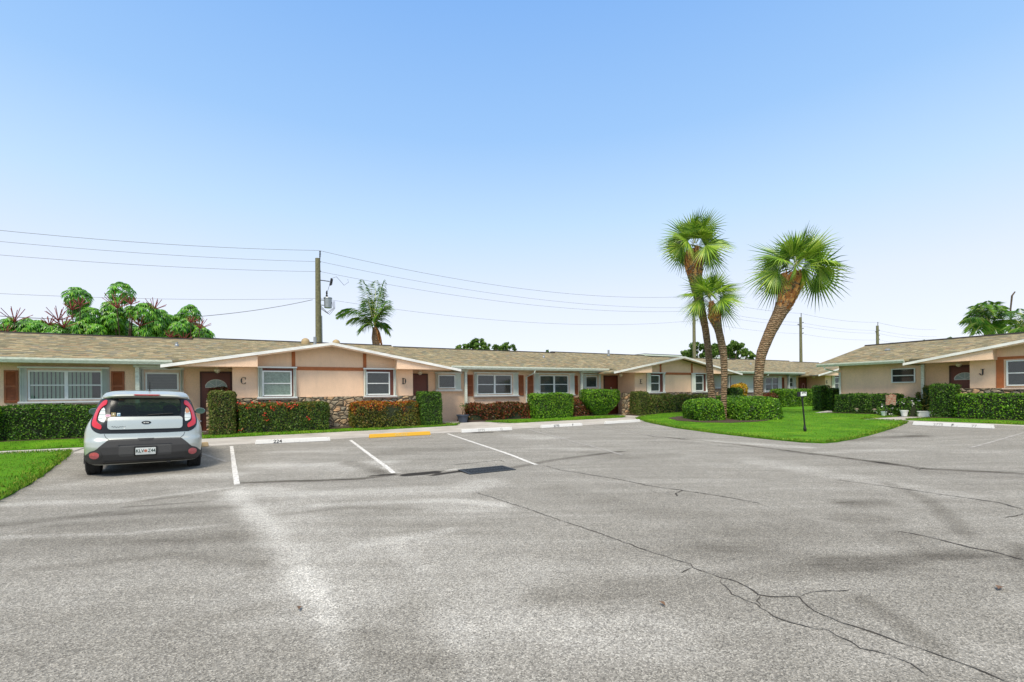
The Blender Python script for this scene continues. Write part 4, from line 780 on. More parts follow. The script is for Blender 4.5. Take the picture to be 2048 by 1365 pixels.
def chalk(name, c, lo, hi):
    m, nt, b = mat(name); k = ramp(nt, noise(nt, 9, 6, .75), [(lo, 0.), (hi, 1.)]); cc = mixc(nt, k, c, (.30, .28, .25)); nt.links.new(cc, b.inputs['Base Color']); b.inputs['Roughness'].default_value = .8; return m
M['stopw'] = chalk('stop_white', (.70, .69, .66), .58, .74); M['stopy'] = chalk('stop_yellow', (.72, .40, .03), .62, .76); M['stopt'] = chalk('stop_tan', (.55, .40, .22), .6, .75)
M['faded'] = plain('faded_stencil', (.40, .38, .35), .8); M['fadedy'] = plain('faded_stencil_yellow', (.60, .45, .18), .8)
rz = pi/2-TH
stop(.80, 14.93, rz-.10, 'white wheel stop stencilled 224, first bay right of the car', M['stopw'], [('224', -.42, .13, M['black'])])
stop(3.95, 14.93, rz-.02, 'yellow wheel stop with worn faded lettering', M['stopy'], [('GUEST', .02, .12, M['fadedy'])])
stop(7.1, 14.98, rz, 'white wheel stop with faint 2775 G stencil, just right of the yellow one', M['stopw'], [('2775', -.25, .12, M['faded']), ('G', .55, .12, M['faded'])])
stop(10.45, 15.12, rz+.03, 'white wheel stop with black 2775 F stencil', M['stopw'], [('2775', -.3, .12, M['black']), ('F', .5, .12, M['black'])])
stop(13.8, 15.32, rz+.09, 'blank white wheel stop, farthest right beside the lawn tip', M['stopw'], [], 2.15)
stop(-2.3, 15.25, rz, 'tan wheel stop mostly hidden ahead of the silver car', M['stopt'], [], 1.95)
stop(19.25, 6.18, -TH, 'white wheel stop with worn 2775 F 77 marks, in front of the J building', M['stopw'], [('2775', -.3, .11, M['faded']), ('F', .05, .11, M['black']), ('77', .55, .11, M['faded'])], 1.95)
# fallen leaves
for u, v, s_, lb in ((1998, 1176, .05, 'curled brown leaf lying on the asphalt near the right edge'), (598, 1217, .035, 'small dark leaf lying on the asphalt in the lower middle left'), (1325, 1208, .03, 'tiny dark twig on the asphalt below the long crack')):
    p = gp(u, v, .012); mb = MB(); mb.add([(-s_, 0, 0), (-s_*.2, s_*.45, .012), (s_, .1*s_, .006), (-s_*.1, -s_*.4, .014)], [(0, 1, 2, 3)]); o = mb.build('fallen_leaf', plain('dry_leaf', (.16, .09, .05), .8), label=lb, cat='leaf', group='leaves on the asphalt'); o.location = p; o.rotation_euler = (0, 0, rng.uniform(0, 6))

# ------------------------------------------------------------------ the parked car
def interp(z, A, B): return float(np.interp(z, A, B))
CZ = [.22, .30, .42, .55, .66, .72, .80, .88, .96, 1.03, 1.10, 1.20, 1.30, 1.40, 1.46, 1.50, 1.55, 1.585, 1.605, 1.612]
CW = [.80, .85, .885, .895, .90, .90, .90, .888, .865, .835, .80, .768, .738, .705, .688, .672, .635, .56, .42, .2]
CR = [.12, .06, .01, 0, .02, .055, .075, .09, .105, .125, .16, .20, .24, .285, .31, .32, .35, .48, .75, 1.1]
CF = [4.08, 4.11, 4.14, 4.14, 4.13, 4.11, 4.06, 3.98, 3.80, 3.45, 3.02, 2.86, 2.68, 2.46, 2.32, 2.2, 2.05, 1.85, 1.6, 1.3]
def cw(z): return interp(z, CZ, CW)
def ysurf(x, z):
    w = cw(z); rc = .27; y = interp(z, CZ, CR)+.05*(x/w)**2; t = (abs(x)-(w-rc))/rc
    if t > 0: y += rc*(1-sqrt(max(0, 1-min(t, .995)**2)))
    return y
def rear(x, z, off=0):
    p = Vector((x, ysurf(x, z), z)); e_ = .01
    if off == 0: return p
    dx = Vector((2*e_, ysurf(x+e_, z)-ysurf(x-e_, z), 0)); dz = Vector((0, ysurf(x, z+e_)-ysurf(x, z-e_), 2*e_)); n = dx.cross(dz).normalized()
    if n.y > 0: n = -n
    return p+n*off
def side(y, z, off, sg): return Vector((sg*(cw(z)+off), y, z))
def front(x, z, off):
    w = cw(z); t = (abs(x)-(w-.3))/.3; return Vector((x, interp(z, CZ, CF)-.06*(x/w)**2-(.3*(1-sqrt(max(0, 1-min(t, .99)**2))) if t > 0 else 0)+off, z+off*.4))
def patch(name, loops, fn, m, parent, grid=.045, depth=.02, smooth=True):
    """a sheet with a 2-D outline (holes allowed) laid on a curved panel, its rim turned inwards"""
    L = [[Vector((a, b, 0)) for a, b in lp] for lp in loops]; flat = [p for lp in L for p in lp]; tris = tessellate_polygon(L)
    bm = bmesh.new(); vs = [bm.verts.new(p) for p in flat]
    for t in tris:
        try: bm.faces.new([vs[i] for i in t])
        except ValueError: pass
    x0, x1 = min(p.x for p in flat), max(p.x for p in flat); y0, y1 = min(p.y for p in flat), max(p.y for p in flat)
    for ax, a, b in ((0, x0, x1), (1, y0, y1)):
        for k in range(1, int((b-a)/grid)+1):
            c = a+(b-a)*k/(int((b-a)/grid)+1); co_ = [0, 0, 0]; no = [0, 0, 0]; co_[ax] = c; no[ax] = 1
            bmesh.ops.bisect_plane(bm, geom=bm.verts[:]+bm.edges[:]+bm.faces[:], plane_co=co_, plane_no=no)
    be = [e_ for e_ in bm.edges if e_.is_boundary]; src = {v: (v.co.x, v.co.y) for v in bm.verts}
    if depth:
        r = bmesh.ops.extrude_edge_only(bm, edges=be); new = [g for g in r['geom'] if isinstance(g, bmesh.types.BMVert)]
        for v in new: src[v] = (v.co.x, v.co.y, 1)
    for v in bm.verts:
        s_ = src[v]; v.co = fn(s_[0], s_[1], -depth if len(s_) == 3 else 0)
    bmesh.ops.recalc_face_normals(bm, faces=bm.faces)
    me = bpy.data.meshes.new(name); bm.to_mesh(me); bm.free(); me.materials.append(m)
    me.polygons.foreach_set('use_smooth', [smooth]*len(me.polygons)); 
    try: me.set_sharp_from_angle(angle=radians(40))
    except Exception: pass
    return link(bpy.data.objects.new(name, me), parent)
R_ = lambda off: (lambda x, z, d: rear(x, z, off+d))
def mirror(lp): return [(-a, b) for a, b in lp][::-1]
def rrect(x0, x1, z0, z1, r, n=5):
    P = []
    for cx, cz, a0 in ((x1-r, z1-r, 0), (x0+r, z1-r, 90), (x0+r, z0+r, 180), (x1-r, z0+r, 270)): P += [(cx+r*cos(radians(a0+90*i/n)), cz+r*sin(radians(a0+90*i/n))) for i in range(n+1)]
    return P
def smoothpoly(P, it=2):
    for _ in range(it): P = [q for a, b in zip(P, P[1:]+P[:1]) for q in ((a[0]*.75+b[0]*.25, a[1]*.75+b[1]*.25), (a[0]*.25+b[0]*.75, a[1]*.25+b[1]*.75))]
    return P
m, nt, b = mat('car_paint'); b.inputs['Base Color'].default_value = (.56, .63, .60, 1); b.inputs['Metallic'].default_value = .45; b.inputs['Roughness'].default_value = .34; b.inputs['Coat Weight'].default_value = .8; b.inputs['Coat Roughness'].default_value = .06
fl_ = noise(nt, 900, 1); c = ramp(nt, fl_, [(.35, (.46, .485, .44)), (.65, (.58, .605, .56))]); gm_ = N(nt, 'NewGeometry'); nt.links.new(mixc(nt, gm_.outputs['Backfacing'], c, (.02, .02, .02)), b.inputs['Base Color'])   # painted outside, dark trim inside
nt.links.new(mth(nt, 'MULTIPLY', mth(nt, 'SUBTRACT', 1, gm_.outputs['Backfacing']), .8), b.inputs['Coat Weight']); nt.links.new(mth(nt, 'MULTIPLY', mth(nt, 'SUBTRACT', 1, gm_.outputs['Backfacing']), .45), b.inputs['Metallic']); M['paintc'] = m
M['clad'] = plain('grey_cladding', (.045, .043, .042), .65, var=.35, sc=180); M['cladin'] = plain('recess_grey', (.07, .068, .066), .7, var=.3, sc=160); M['gblack'] = plain('gloss_black', (.008, .008, .009), .38, var=.0); M['rubber'] = plain('tyre_rubber', (.018, .018, .018), .85, var=.3, sc=40)
m, nt, b = mat('red_lens'); b.inputs['Base Color'].default_value = (.62, .008, .012, 1); b.inputs['Roughness'].default_value = .15; b.inputs['Coat Weight'].default_value = 1; wv = N(nt, 'TexWave', bands_direction='DIAGONAL'); wv.inputs['Scale'].default_value = 30; nt.links.new(co(nt), wv.inputs['Vector']); c = ramp(nt, wv.outputs['Fac'], [(0, (.45, .005, .008)), (1, (.75, .03, .03))]); nt.links.new(c, b.inputs['Base Color']); M['redlens'] = m
M['pinklens'] = plain('reflector_pink', (.52, .10, .11), .3, var=.25, sc=70, coat=1)
m, nt, b = mat('clear_lens'); sp_ = N(nt, 'SeparateXYZ'); nt.links.new(co(nt), sp_.inputs[0]); f_ = mth(nt, 'FRACT', mth(nt, 'MULTIPLY', sp_.outputs[2], 14)); c = ramp(nt, f_, [(0, (.15, .17, .16)), (.25, (.75, .78, .74)), (.8, (.62, .66, .62))]); nt.links.new(c, b.inputs['Base Color']); b.inputs['Roughness'].default_value = .15; b.inputs['Coat Weight'].default_value = 1; M['clear'] = m
m, nt, b = mat('car_glass'); b.inputs['Base Color'].default_value = (.012, .016, .015, 1); b.inputs['Roughness'].default_value = .22; b.inputs['Specular IOR Level'].default_value = .4
tr = N(nt, 'BsdfTransparent'); tr.inputs[0].default_value = (.62, .78, .68, 1); mx_ = N(nt, 'MixShader'); mx_.inputs[0].default_value = .48; nt.links.new(b.outputs[0], mx_.inputs[1]); nt.links.new(tr.outputs[0], mx_.inputs[2]); nt.links.new(mx_.outputs[0], [n for n in nt.nodes if n.type == 'OUTPUT_MATERIAL'][0].inputs[0]); M['cglass'] = m
M['seat'] = plain('seat_cloth', (.02, .022, .022), .9); M['cabin'] = plain('cabin_trim', (.03, .03, .03), .8)
PH = radians(8.55); tl = radians(1.29)
car = empty('parked_car', W(-1.96, 10.95, -.093), 0, 'silver compact car parked nose in at the left, seen from behind', 'car')
Mx = Matrix.Translation(W(-1.96, 10.95, -.093)) @ Matrix.Rotation(pi/2-TH+PH, 4, 'Z') @ Matrix.Rotation(tl, 4, 'Y')
car.matrix_world = Mx
# body shell: horizontal outlines stacked up
def outline(k, nr=26, nc=8, ns=64):
    z = CZ[k]; w = CW[k]; yf = CF[k]; P = []; rc = .27
    xs = np.concatenate([np.linspace(-(w-rc), w-rc, nr), w-rc+rc*np.sin(np.linspace(0, 1, nc+1)[1:]*pi/2*.93)])
    full = [-(w-rc)-rc*sin(t*pi/2*.93) for t in np.linspace(1, 0, nc+1)[:-1]]+list(xs)
    rearp = [(x, ysurf(x, z)) for x in full]; ye = rearp[-1][1]; fc = .45 if z < 1.05 else .35; y1 = yf-fc
    right = [(w+(rearp[-1][0]-w)*max(0, 1-t*12), ye+(y1-ye)*t) for t in np.linspace(0, 1, ns+1)[1:]]
    arc = [((w-fc)+fc*cos(t), y1+fc*sin(t)) for t in np.linspace(0, pi/2, nc+1)[1:]]; fr = [(x, yf) for x in np.linspace(w-fc, -(w-fc), nr)[1:]] if w > fc else [(x, yf) for x in np.linspace(w*.3, -w*.3, nr)[1:]]
    if w <= fc: arc = [(w*.3+w*.7*cos(t), y1+fc*sin(t)) for t in np.linspace(0, pi/2, nc+1)[1:]]
    left = [(-x, y) for x, y in (arc[:-1])[::-1]]+[(-x, y) for x, y in right[::-1]]
    return [(x, y, z) for x, y in rearp+right+arc+fr+left]
rings = []; zz_ = []
CZf = list(CZ)
def resample():
    global CZ, CW, CR, CF
    Z = []
    for a, b_ in zip(CZ, CZ[1:]):
        n = max(1, int(round((b_-a)/.03))); Z += [a+(b_-a)*i/n for i in range(n)]
    Z.append(CZ[-1]); w = [interp(z, CZ, CW) for z in Z]; r = [interp(z, CZ, CR) for z in Z]; f = [interp(z, CZ, CF) for z in Z]; CZ, CW, CR, CF = Z, w, r, f
resample(); rings = [outline(k) for k in range(len(CZ))]; nn_ = len(rings[0]); V = [p for r in rings for p in r]; Fs = []
AXR, AXF, WR = .76, 3.33, .37
for k in range(len(rings)-1):
    for i in range(nn_):
        j = (i+1) % nn_; q = [k*nn_+i, k*nn_+j, (k+1)*nn_+j, (k+1)*nn_+i]; c = np.mean([V[t] for t in q], 0)
        if abs(c[0]) > .6 and min(math.hypot(c[1]-AXR, c[2]-.33), math.hypot(c[1]-AXF, c[2]-.33)) < WR: continue
        if abs(c[0]) < .575 and c[1] < .6 and 1.10 < c[2] < 1.448: continue
        if abs(c[0]) < .56 and c[1] > 2.2 and 1.13 < c[2] < 1.44: continue
        Fs.append(tuple(q))
Fs.append(tuple(range((len(rings)-1)*nn_, len(rings)*nn_)))
bm = bmesh.new(); bv = [bm.verts.new(p) for p in V]
for f_ in Fs:
    try: bm.faces.new([bv[i] for i in f_])
    except ValueError: pass
bmesh.ops.delete(bm, geom=[v for v in bm.verts if not v.link_faces], context='VERTS'); bmesh.ops.recalc_face_normals(bm, faces=bm.faces)
me = bpy.data.meshes.new('body'); bm.to_mesh(me); bm.free(); me.materials.append(M['paintc']); me.polygons.foreach_set('use_smooth', [True]*len(me.polygons)); me.set_sharp_from_angle(angle=radians(42)); body = link(bpy.data.objects.new('body', me), car)
part(car, 'underbody', M['black'], lambda b: (b.box(-.62, .62, .2, 4.0, .24, .30), b.box(-.74, .74, 1.25, 2.85, .23, .29), b.box(-.62, .62, .25, 3.7, .31, .66), b.tube([(.35, .05, .24), (.35, .7, .26)], .035, 8)))
# rear bumper
BP = smoothpoly([(-.84, .25), (-.60, .245), (.60, .245), (.84, .25), (.89, .36), (.86, .405), (.79, .47), (.70, .515), (.63, .60), (.55, .675), (.48, .685), (-.48, .685), (-.55, .675), (-.63, .60), (-.70, .515), (-.79, .47), (-.86, .405), (-.89, .36)], 2)
bp = patch('rear_bumper', [BP], R_(.02), M['clad'], car, .04, .03)
patch('recess', [rrect(-.39, .39, .38, .57, .04)], R_(.0225), M['cladin'], bp, .05, .002)
patch('recess_shadow', [rrect(-.40, .40, .572, .585, .005)], R_(.024), M['black'], bp, .08, .002)
patch('bumper_lip', [rrect(-.60, .60, .265, .30, .01)], R_(.045), M['black'], bp, .08, .03)
patch('tow_gap', [[(-.10, .655), (.10, .655), (.125, .69), (-.125, .69)]], R_(.024), M['black'], bp, .08, .003)
for sg in (-1, 1):
    c_ = [(sg*.715+.092*cos(t), .42+.084*sin(t)) for t in np.linspace(0, 2*pi, 25)[:-1]]; c2_ = [(sg*.715+.062*cos(t), .42+.056*sin(t)) for t in np.linspace(0, 2*pi, 25)[:-1]]
    r1 = patch('reflector', [c_], R_(.032), M['clad'], car, .05, .02); patch('lens', [c2_], R_(.037), M['pinklens'], r1, .05, .006)
pl = patch('licence_plate', [rrect(-.152, .152, .405, .535, .01, 2)], R_(.034), M['sash'], bp, .1, .008, False)
patch('plate_frame', [rrect(-.17, .17, .385, .55, .012, 2), rrect(-.15, .15, .408, .532, .008, 2)[::-1]], R_(.036), M['black'], bp, .1, .01, False)
yp = rear(0, .47, .0365).y
text_mesh('KLV', .088, 'plate_letters', plain('plate_green', (.02, .05, .035), .5), pl, (-.085, yp, .465), depth=.0008, off=.001, sx=.78); text_mesh('Z44', .088, 'plate_letters', bpy.data.materials['plate_green'], pl, (.088, yp, .465), depth=.0008, off=.001, sx=.78)
patch('plate_badge', [[(.025*cos(t), .468+.026*sin(t)) for t in np.linspace(0, 2*pi, 13)[:-1]]], R_(.0365), plain('badge_orange', (.45, .16, .10), .5), pl, .1, .001)
# black glass and lamp surround
BK = [(-.655, 1.455), (.655, 1.455), (.715, 1.38), (.755, 1.25), (.79, 1.12), (.805, 1.0), (.79, .90), (.73, .83), (.64, .795), (-.64, .795), (-.73, .83), (-.79, .90), (-.805, 1.0), (-.79, 1.12), (-.755, 1.25), (-.715, 1.38)]
hole = rrect(-.535, .535, 1.115, 1.435, .05)
sur = patch('rear_surround', [smoothpoly(BK, 1), hole[::-1]], R_(.006), M['gblack'], car, .045, .012)
patch('rear_window', [rrect(-.537, .537, 1.113, 1.437, .05)], R_(.004), M['cglass'], car, .05, 0)
tg = patch('tailgate_panel', [rrect(-.56, .56, .868, 1.092, .055)], R_(.026), M['paintc'], car, .035, .025)
em = patch('emblem', [[(.072*cos(t), .985+.030*sin(t)) for t in np.linspace(0, 2*pi, 29)[:-1]]], R_(.032), M['gblack'], tg, .05, .005)
text_mesh('KIA', .046, 'emblem_letters', M['sash'], em, (0, rear(0, .985, .0345).y, .985), depth=.001, off=.002, sx=1.15)
mb = MB(); P = []
for i in range(46): t_ = i/45; x = -.50+.20*t_; P.append(rear(x, .915+.010*sin(t_*34)*(1-.4*t_)+.004*sin(t_*11), .029))
mb.tube(P, .0028, 5); mb.build('script_badge', M['black'], tg); patch('heart_badge', [[(-.335, .893), (-.318, .905), (-.302, .893), (-.318, .873)]], R_(.029), M['sash'], tg, .1, .001)
for i, (x0, x1, z0, z1, mm) in enumerate(((-.60, -.525, 1.105, 1.145, plain('sticker_pink', (.75, .50, .60), .5)), (-.515, -.455, 1.11, 1.18, M['gblack']), (-.435, -.385, 1.112, 1.175, plain('sticker_blue', (.10, .22, .32), .5)))):
    s_ = patch('sticker', [rrect(x0, x1, z0, z1, .006, 2)], R_(.0085), mm, sur, .1, .001)
    if i == 0: patch('sticker_print', [rrect(x0+.012, x1-.012, z0+.014, z1-.014, .003, 2)], R_(.0095), plain('sticker_print_pink', (.45, .12, .25), .5), s_, .1, .0005)
    if i == 1:
        cx_, cz_ = (x0+x1)/2, (z0+z1)/2+.006; star = [(cx_+(.024 if k % 2 == 0 else .010)*sin(k*pi/5), cz_+(.024 if k % 2 == 0 else .010)*cos(k*pi/5)) for k in range(10)]
        patch('star', [star], R_(.0100), plain('sticker_star', (.8, .72, .45), .5), s_, .1, .0005); patch('sticker_border', [rrect(x0, x1, z0, z1, .006, 2), rrect(x0+.006, x1-.006, z0+.006, z1-.006, .003, 2)[::-1]], R_(.0098), plain('sticker_gold', (.45, .33, .12), .5), s_, .1, .0005)
        patch('sticker_print', [rrect(x0+.008, x1-.008, z0+.008, z0+.017, .002, 2)], R_(.0099), bpy.data.materials['sticker_gold'], s_, .1, .0005)
    if i == 2: patch('sticker_print', [rrect(x0+.008, x1-.004, z1-.022, z1-.010, .002, 2)], R_(.0098), M['sash'], s_, .1, .0005); patch('sticker_print', [rrect(x0+.002, x0+.008, z0+.004, z1-.004, .002, 2)], R_(.0098), M['sash'], s_, .1, .0005)
# lamps
RED = [(-.575, 1.415), (-.625, 1.405), (-.685, 1.325), (-.735, 1.20), (-.765, 1.06), (-.775, .97), (-.755, .925), (-.70, .893), (-.645, .872), (-.635, .95), (-.69, .99), (-.715, 1.03), (-.712, 1.10), (-.685, 1.22), (-.63, 1.30), (-.585, 1.325)]
CLR = [(-.612, 1.285), (-.66, 1.235), (-.682, 1.16), (-.695, 1.08), (-.69, 1.04), (-.635, 1.005), (-.60, 1.0), (-.592, 1.12)]
for sg in (-1, 1):
    f1 = smoothpoly(RED, 1); f2 = smoothpoly(CLR, 1)
    if sg > 0: f1, f2 = mirror(f1), mirror(f2)
    tlm = patch('tail_light', [f1], R_(.018), M['redlens'], car, .04, .012); patch('reversing_lens', [f2], R_(.012), M['clear'], tlm, .04, .006)
    if sg > 0: patch('indicator_lens', [smoothpoly([(.612, 1.28), (.655, 1.23), (.678, 1.17), (.60, 1.15)], 1)], R_(.0135), plain('amber_lens', (.55, .25, .12), .2), tlm, .05, .001)
# spoiler lip, third brake light, antenna, wiper
mb = MB(); n = 20; sec = [(0, 1.455), (-.10, 1.475), (-.125, 1.50), (-.10, 1.525), (.04, 1.558), (.16, 1.572)]
for i in range(n+1):
    x = -.655+1.31*i/n; y0_ = ysurf(x*.96, 1.47)+.01; k = 1-.93*abs(i/n*2-1)**7
    for dy, z in sec: mb.v.append((x, y0_+dy*k, z-.012*(x/.65)**2-(.05*abs(i/n*2-1)**9*(z-1.44)/.1)))
q = len(sec); mb.f = [(i*q+j, (i+1)*q+j, (i+1)*q+j+1, i*q+j+1) for i in range(n) for j in range(q-1)]+[tuple(range(q)), tuple(range(n*q+q-1, n*q-1, -1))]; mb.mi = [0]*len(mb.f); spo = mb.build('spoiler', M['paintc'], car, True)
part(spo, 'brake_light', M['redlens'], lambda b: b.prism([(-.20, 1.528), (.20, 1.528), (.175, 1.51), (-.175, 1.51)], .185, .25))
part(car, 'antenna', M['black'], lambda b: (b.lathe([(.045, 1.575), (.03, 1.60), (.012, 1.61)], (.03, .62, 0), 12), b.tube([(.03, .62, 1.6), (.03, .56, 1.78)], [.011, .007], 6)))
part(car, 'rear_wiper', M['black'], lambda b: b.tube([rear(.02, 1.125, .03), rear(.2, 1.138, .03), rear(.40, 1.150, .025)], .009, 6))
for sg in (-1, 1): part(car, 'seam', M['black'], lambda b: b.tube([rear(sg*.60, .79, .001), rear(sg*.585, .74, .001), rear(sg*.53, .685, .001)], .004, 5))
# side glass, doors, cladding, mirrors, wheels
for sg in (-1, 1):
    S_ = lambda off: (lambda y, z, d: side(y, z, off+d, sg))
    patch('side_window', [smoothpoly([(.62, 1.12), (2.70, 1.06), (2.95, 1.06), (2.35, 1.43), (1.9, 1.46), (.8, 1.44), (.60, 1.36)], 1)], S_(.006), M['gblack'], car, .12, .01)
    patch('side_cladding', [[(1.14, .26), (2.95, .26), (2.95, .36), (1.14, .36)]], S_(.012), M['clad'], car, .2, .02)
    patch('door_seam', [rrect(1.30, 2.70, .40, 1.05, .08), rrect(1.306, 2.694, .406, 1.044, .075)[::-1]], S_(.002), M['black'], car, .2, .001)
    part(car, 'door_handle', M['steel'], lambda b: b.tube([(sg*.905, 1.38, .93), (sg*.93, 1.45, .935), (sg*.905, 1.55, .94)], .014, 6)); part(car, 'door_handle', M['steel'], lambda b: b.tube([(sg*.905, 2.30, .92), (sg*.93, 2.37, .925), (sg*.905, 2.47, .93)], .014, 6))
    mr = part(car, 'wing_mirror', M['paintc'], lambda b: (b.lathe([(0, -.09), (.07, -.07), (.105, -.0), (.10, .03)], (0, 0, 0), 18, 'y'),), True); mr.location = (sg*(.985 if sg > 0 else .97), 2.72, 1.14); mr.scale = (1.0, .9, .72); mr.rotation_euler = (0, 0, pi)
    part(mr, 'mirror_glass', plain('mirror_glass', (.12, .2, .2), .05, .6), lambda b: b.lathe([(0, .032), (.088, .032), (.10, .03)], seg=18, axis='y')); part(mr, 'mirror_stalk', M['black'], lambda b: b.box(*sorted((sg*.06, sg*.17)), -.03, .03, -.07, .0))
    for ya in (AXR, AXF):
        w_ = empty('wheel', (sg*.785, ya, .33)); w_.parent = car; w_.rotation_euler = (0, 0, 0 if sg > 0 else pi)
        ty = part(w_, 'tyre', M['rubber'], lambda b: (b.lathe([(.21, -.10), (.29, -.112), (.318, -.10), (.33, -.06), (.332, 0), (.33, .06), (.318, .10), (.29, .112), (.21, .10)], seg=44, axis='x'),), True)
        mb = MB()
        for k in range(44):
            a = k/44*2*pi
            for sx in (-.075, .0, .075):
                c = Vector((sx, cos(a+(.04 if sx else 0))*.331, sin(a+(.04 if sx else 0))*.331)); t_ = Vector((0, -sin(a), cos(a))); o_ = Vector((0, cos(a), sin(a)))
                mb.add([c-t_*.016+Vector((-.022, 0, 0)), c+t_*.016+Vector((-.022, 0, 0)), c+t_*.016+Vector((.022, 0, 0)), c-t_*.016+Vector((.022, 0, 0)), c-t_*.014+Vector((-.02, 0, 0))+o_*.006, c+t_*.014+Vector((-.02, 0, 0))+o_*.006, c+t_*.014+Vector((.02, 0, 0))+o_*.006, c-t_*.014+Vector((.02, 0, 0))+o_*.006], [(4, 5, 6, 7), (0, 1, 5, 4), (1, 2, 6, 5), (2, 3, 7, 6), (3, 0, 4, 7)])
        mb.build('tread', M['rubber'], w_); 
        def rim(b):
            b.lathe([(.205, .095), (.21, .105), (.19, .09), (.185, -.08), (.0, -.08)], seg=30, axis='x')
            for k in range(5):
                a = k/5*2*pi; u_ = Vector((0, cos(a), sin(a))); t_ = Vector((0, -sin(a), cos(a))); b.add([u_*.03-t_*.03+Vector((.07, 0, 0)), u_*.03+t_*.03+Vector((.07, 0, 0)), u_*.20+t_*.035+Vector((.095, 0, 0)), u_*.20-t_*.035+Vector((.095, 0, 0)), u_*.03-t_*.03+Vector((.03, 0, 0)), u_*.03+t_*.03+Vector((.03, 0, 0)), u_*.20+t_*.035+Vector((.06, 0, 0)), u_*.20-t_*.035+Vector((.06, 0, 0))], [(0, 1, 2, 3), (4, 7, 6, 5), (0, 4, 5, 1), (1, 5, 6, 2), (2, 6, 7, 3), (3, 7, 4, 0)])
            b.lathe([(0, .08), (.05, .075), (.05, .03)], seg=16, axis='x')
        part(w_, 'rim', M['steel'], rim, True)
        # wheel house and arch trim
        mb = MB(); A_ = np.linspace(radians(-12), radians(192), 22)
        for k in range(21):
            a, a2 = A_[k], A_[k+1]; X0 = sg*.898; 
            mb.add([(X0, ya+.355*cos(a), .33+.355*sin(a)), (X0, ya+.355*cos(a2), .33+.355*sin(a2)), (X0, ya+.42*cos(a2), .33+.42*sin(a2)), (X0, ya+.42*cos(a), .33+.42*sin(a)), (sg*.60, ya+.355*cos(a), .33+.355*sin(a)), (sg*.60, ya+.355*cos(a2), .33+.355*sin(a2)), (sg*.87, ya+.42*cos(a2), .33+.42*sin(a2)), (sg*.87, ya+.42*cos(a), .33+.42*sin(a))], [(0, 1, 2, 3), (0, 4, 5, 1), (3, 2, 6, 7)])
        mb.build('wheel_arch', M['clad'], car)
patch('windscreen', [smoothpoly([(-.70, 1.11), (.70, 1.11), (.60, 1.46), (-.60, 1.46)], 2)], lambda x, z, d: front(x, z, .008+d), M['cglass'], car, .08, 0)
for sg in (-1, 1):
    hl = patch('headlight', [smoothpoly([(sg*.5, .72), (sg*.83, .76), (sg*.84, .88), (sg*.55, .84)], 1)], lambda x, z, d: front(x, z, .01+d), M['clear'], car, .06, .01)
patch('front_grille', [rrect(-.4, .4, .48, .66, .04)], lambda x, z, d: front(x, z, .01+d), M['black'], car, .1, .01)
# cabin
def seat(x, y, w, z0, zt, hr):
    st = part(car, 'seat', M['seat'], lambda b: (b.prism([(x-w/2, z0), (x+w/2, z0), (x+w/2-.03, zt-.06), (x+w/2-.1, zt), (x-w/2+.1, zt), (x-w/2+.03, zt-.06)], y, y+.16),))
    for hx in hr: part(st, 'headrest', M['seat'], lambda b: (b.prism(smoothpoly([(hx-.14, zt+.02), (hx+.14, zt+.02), (hx+.12, zt+.2), (hx-.12, zt+.2)], 2), y+.03, y+.13), b.tube([(hx-.05, y+.08, zt-.05), (hx-.05, y+.08, zt+.06)], .008, 5), b.tube([(hx+.05, y+.08, zt-.05), (hx+.05, y+.08, zt+.06)], .008, 5)))
seat(-.37, 2.0, .50, .45, 1.10, (-.37,)); seat(.37, 2.0, .50, .45, 1.10, (.37,)); seat(0, 1.05, 1.15, .45, 1.06, (-.38, .38))
part(car, 'cabin_floor', M['cabin'], lambda b: (b.box(-.80, .80, .35, 1.02, .78, .80), b.box(-.78, .78, 1.02, 3.1, .45, .47), b.box(-.72, .72, 2.85, 3.05, .6, 1.02)))
part(car, 'steering_wheel', M['cabin'], lambda b: b.tube([(-.37+.18*cos(t), 2.68-.05*sin(t), 1.0+.17*sin(t)) for t in np.linspace(0, 2*pi, 25)], .014, 6))

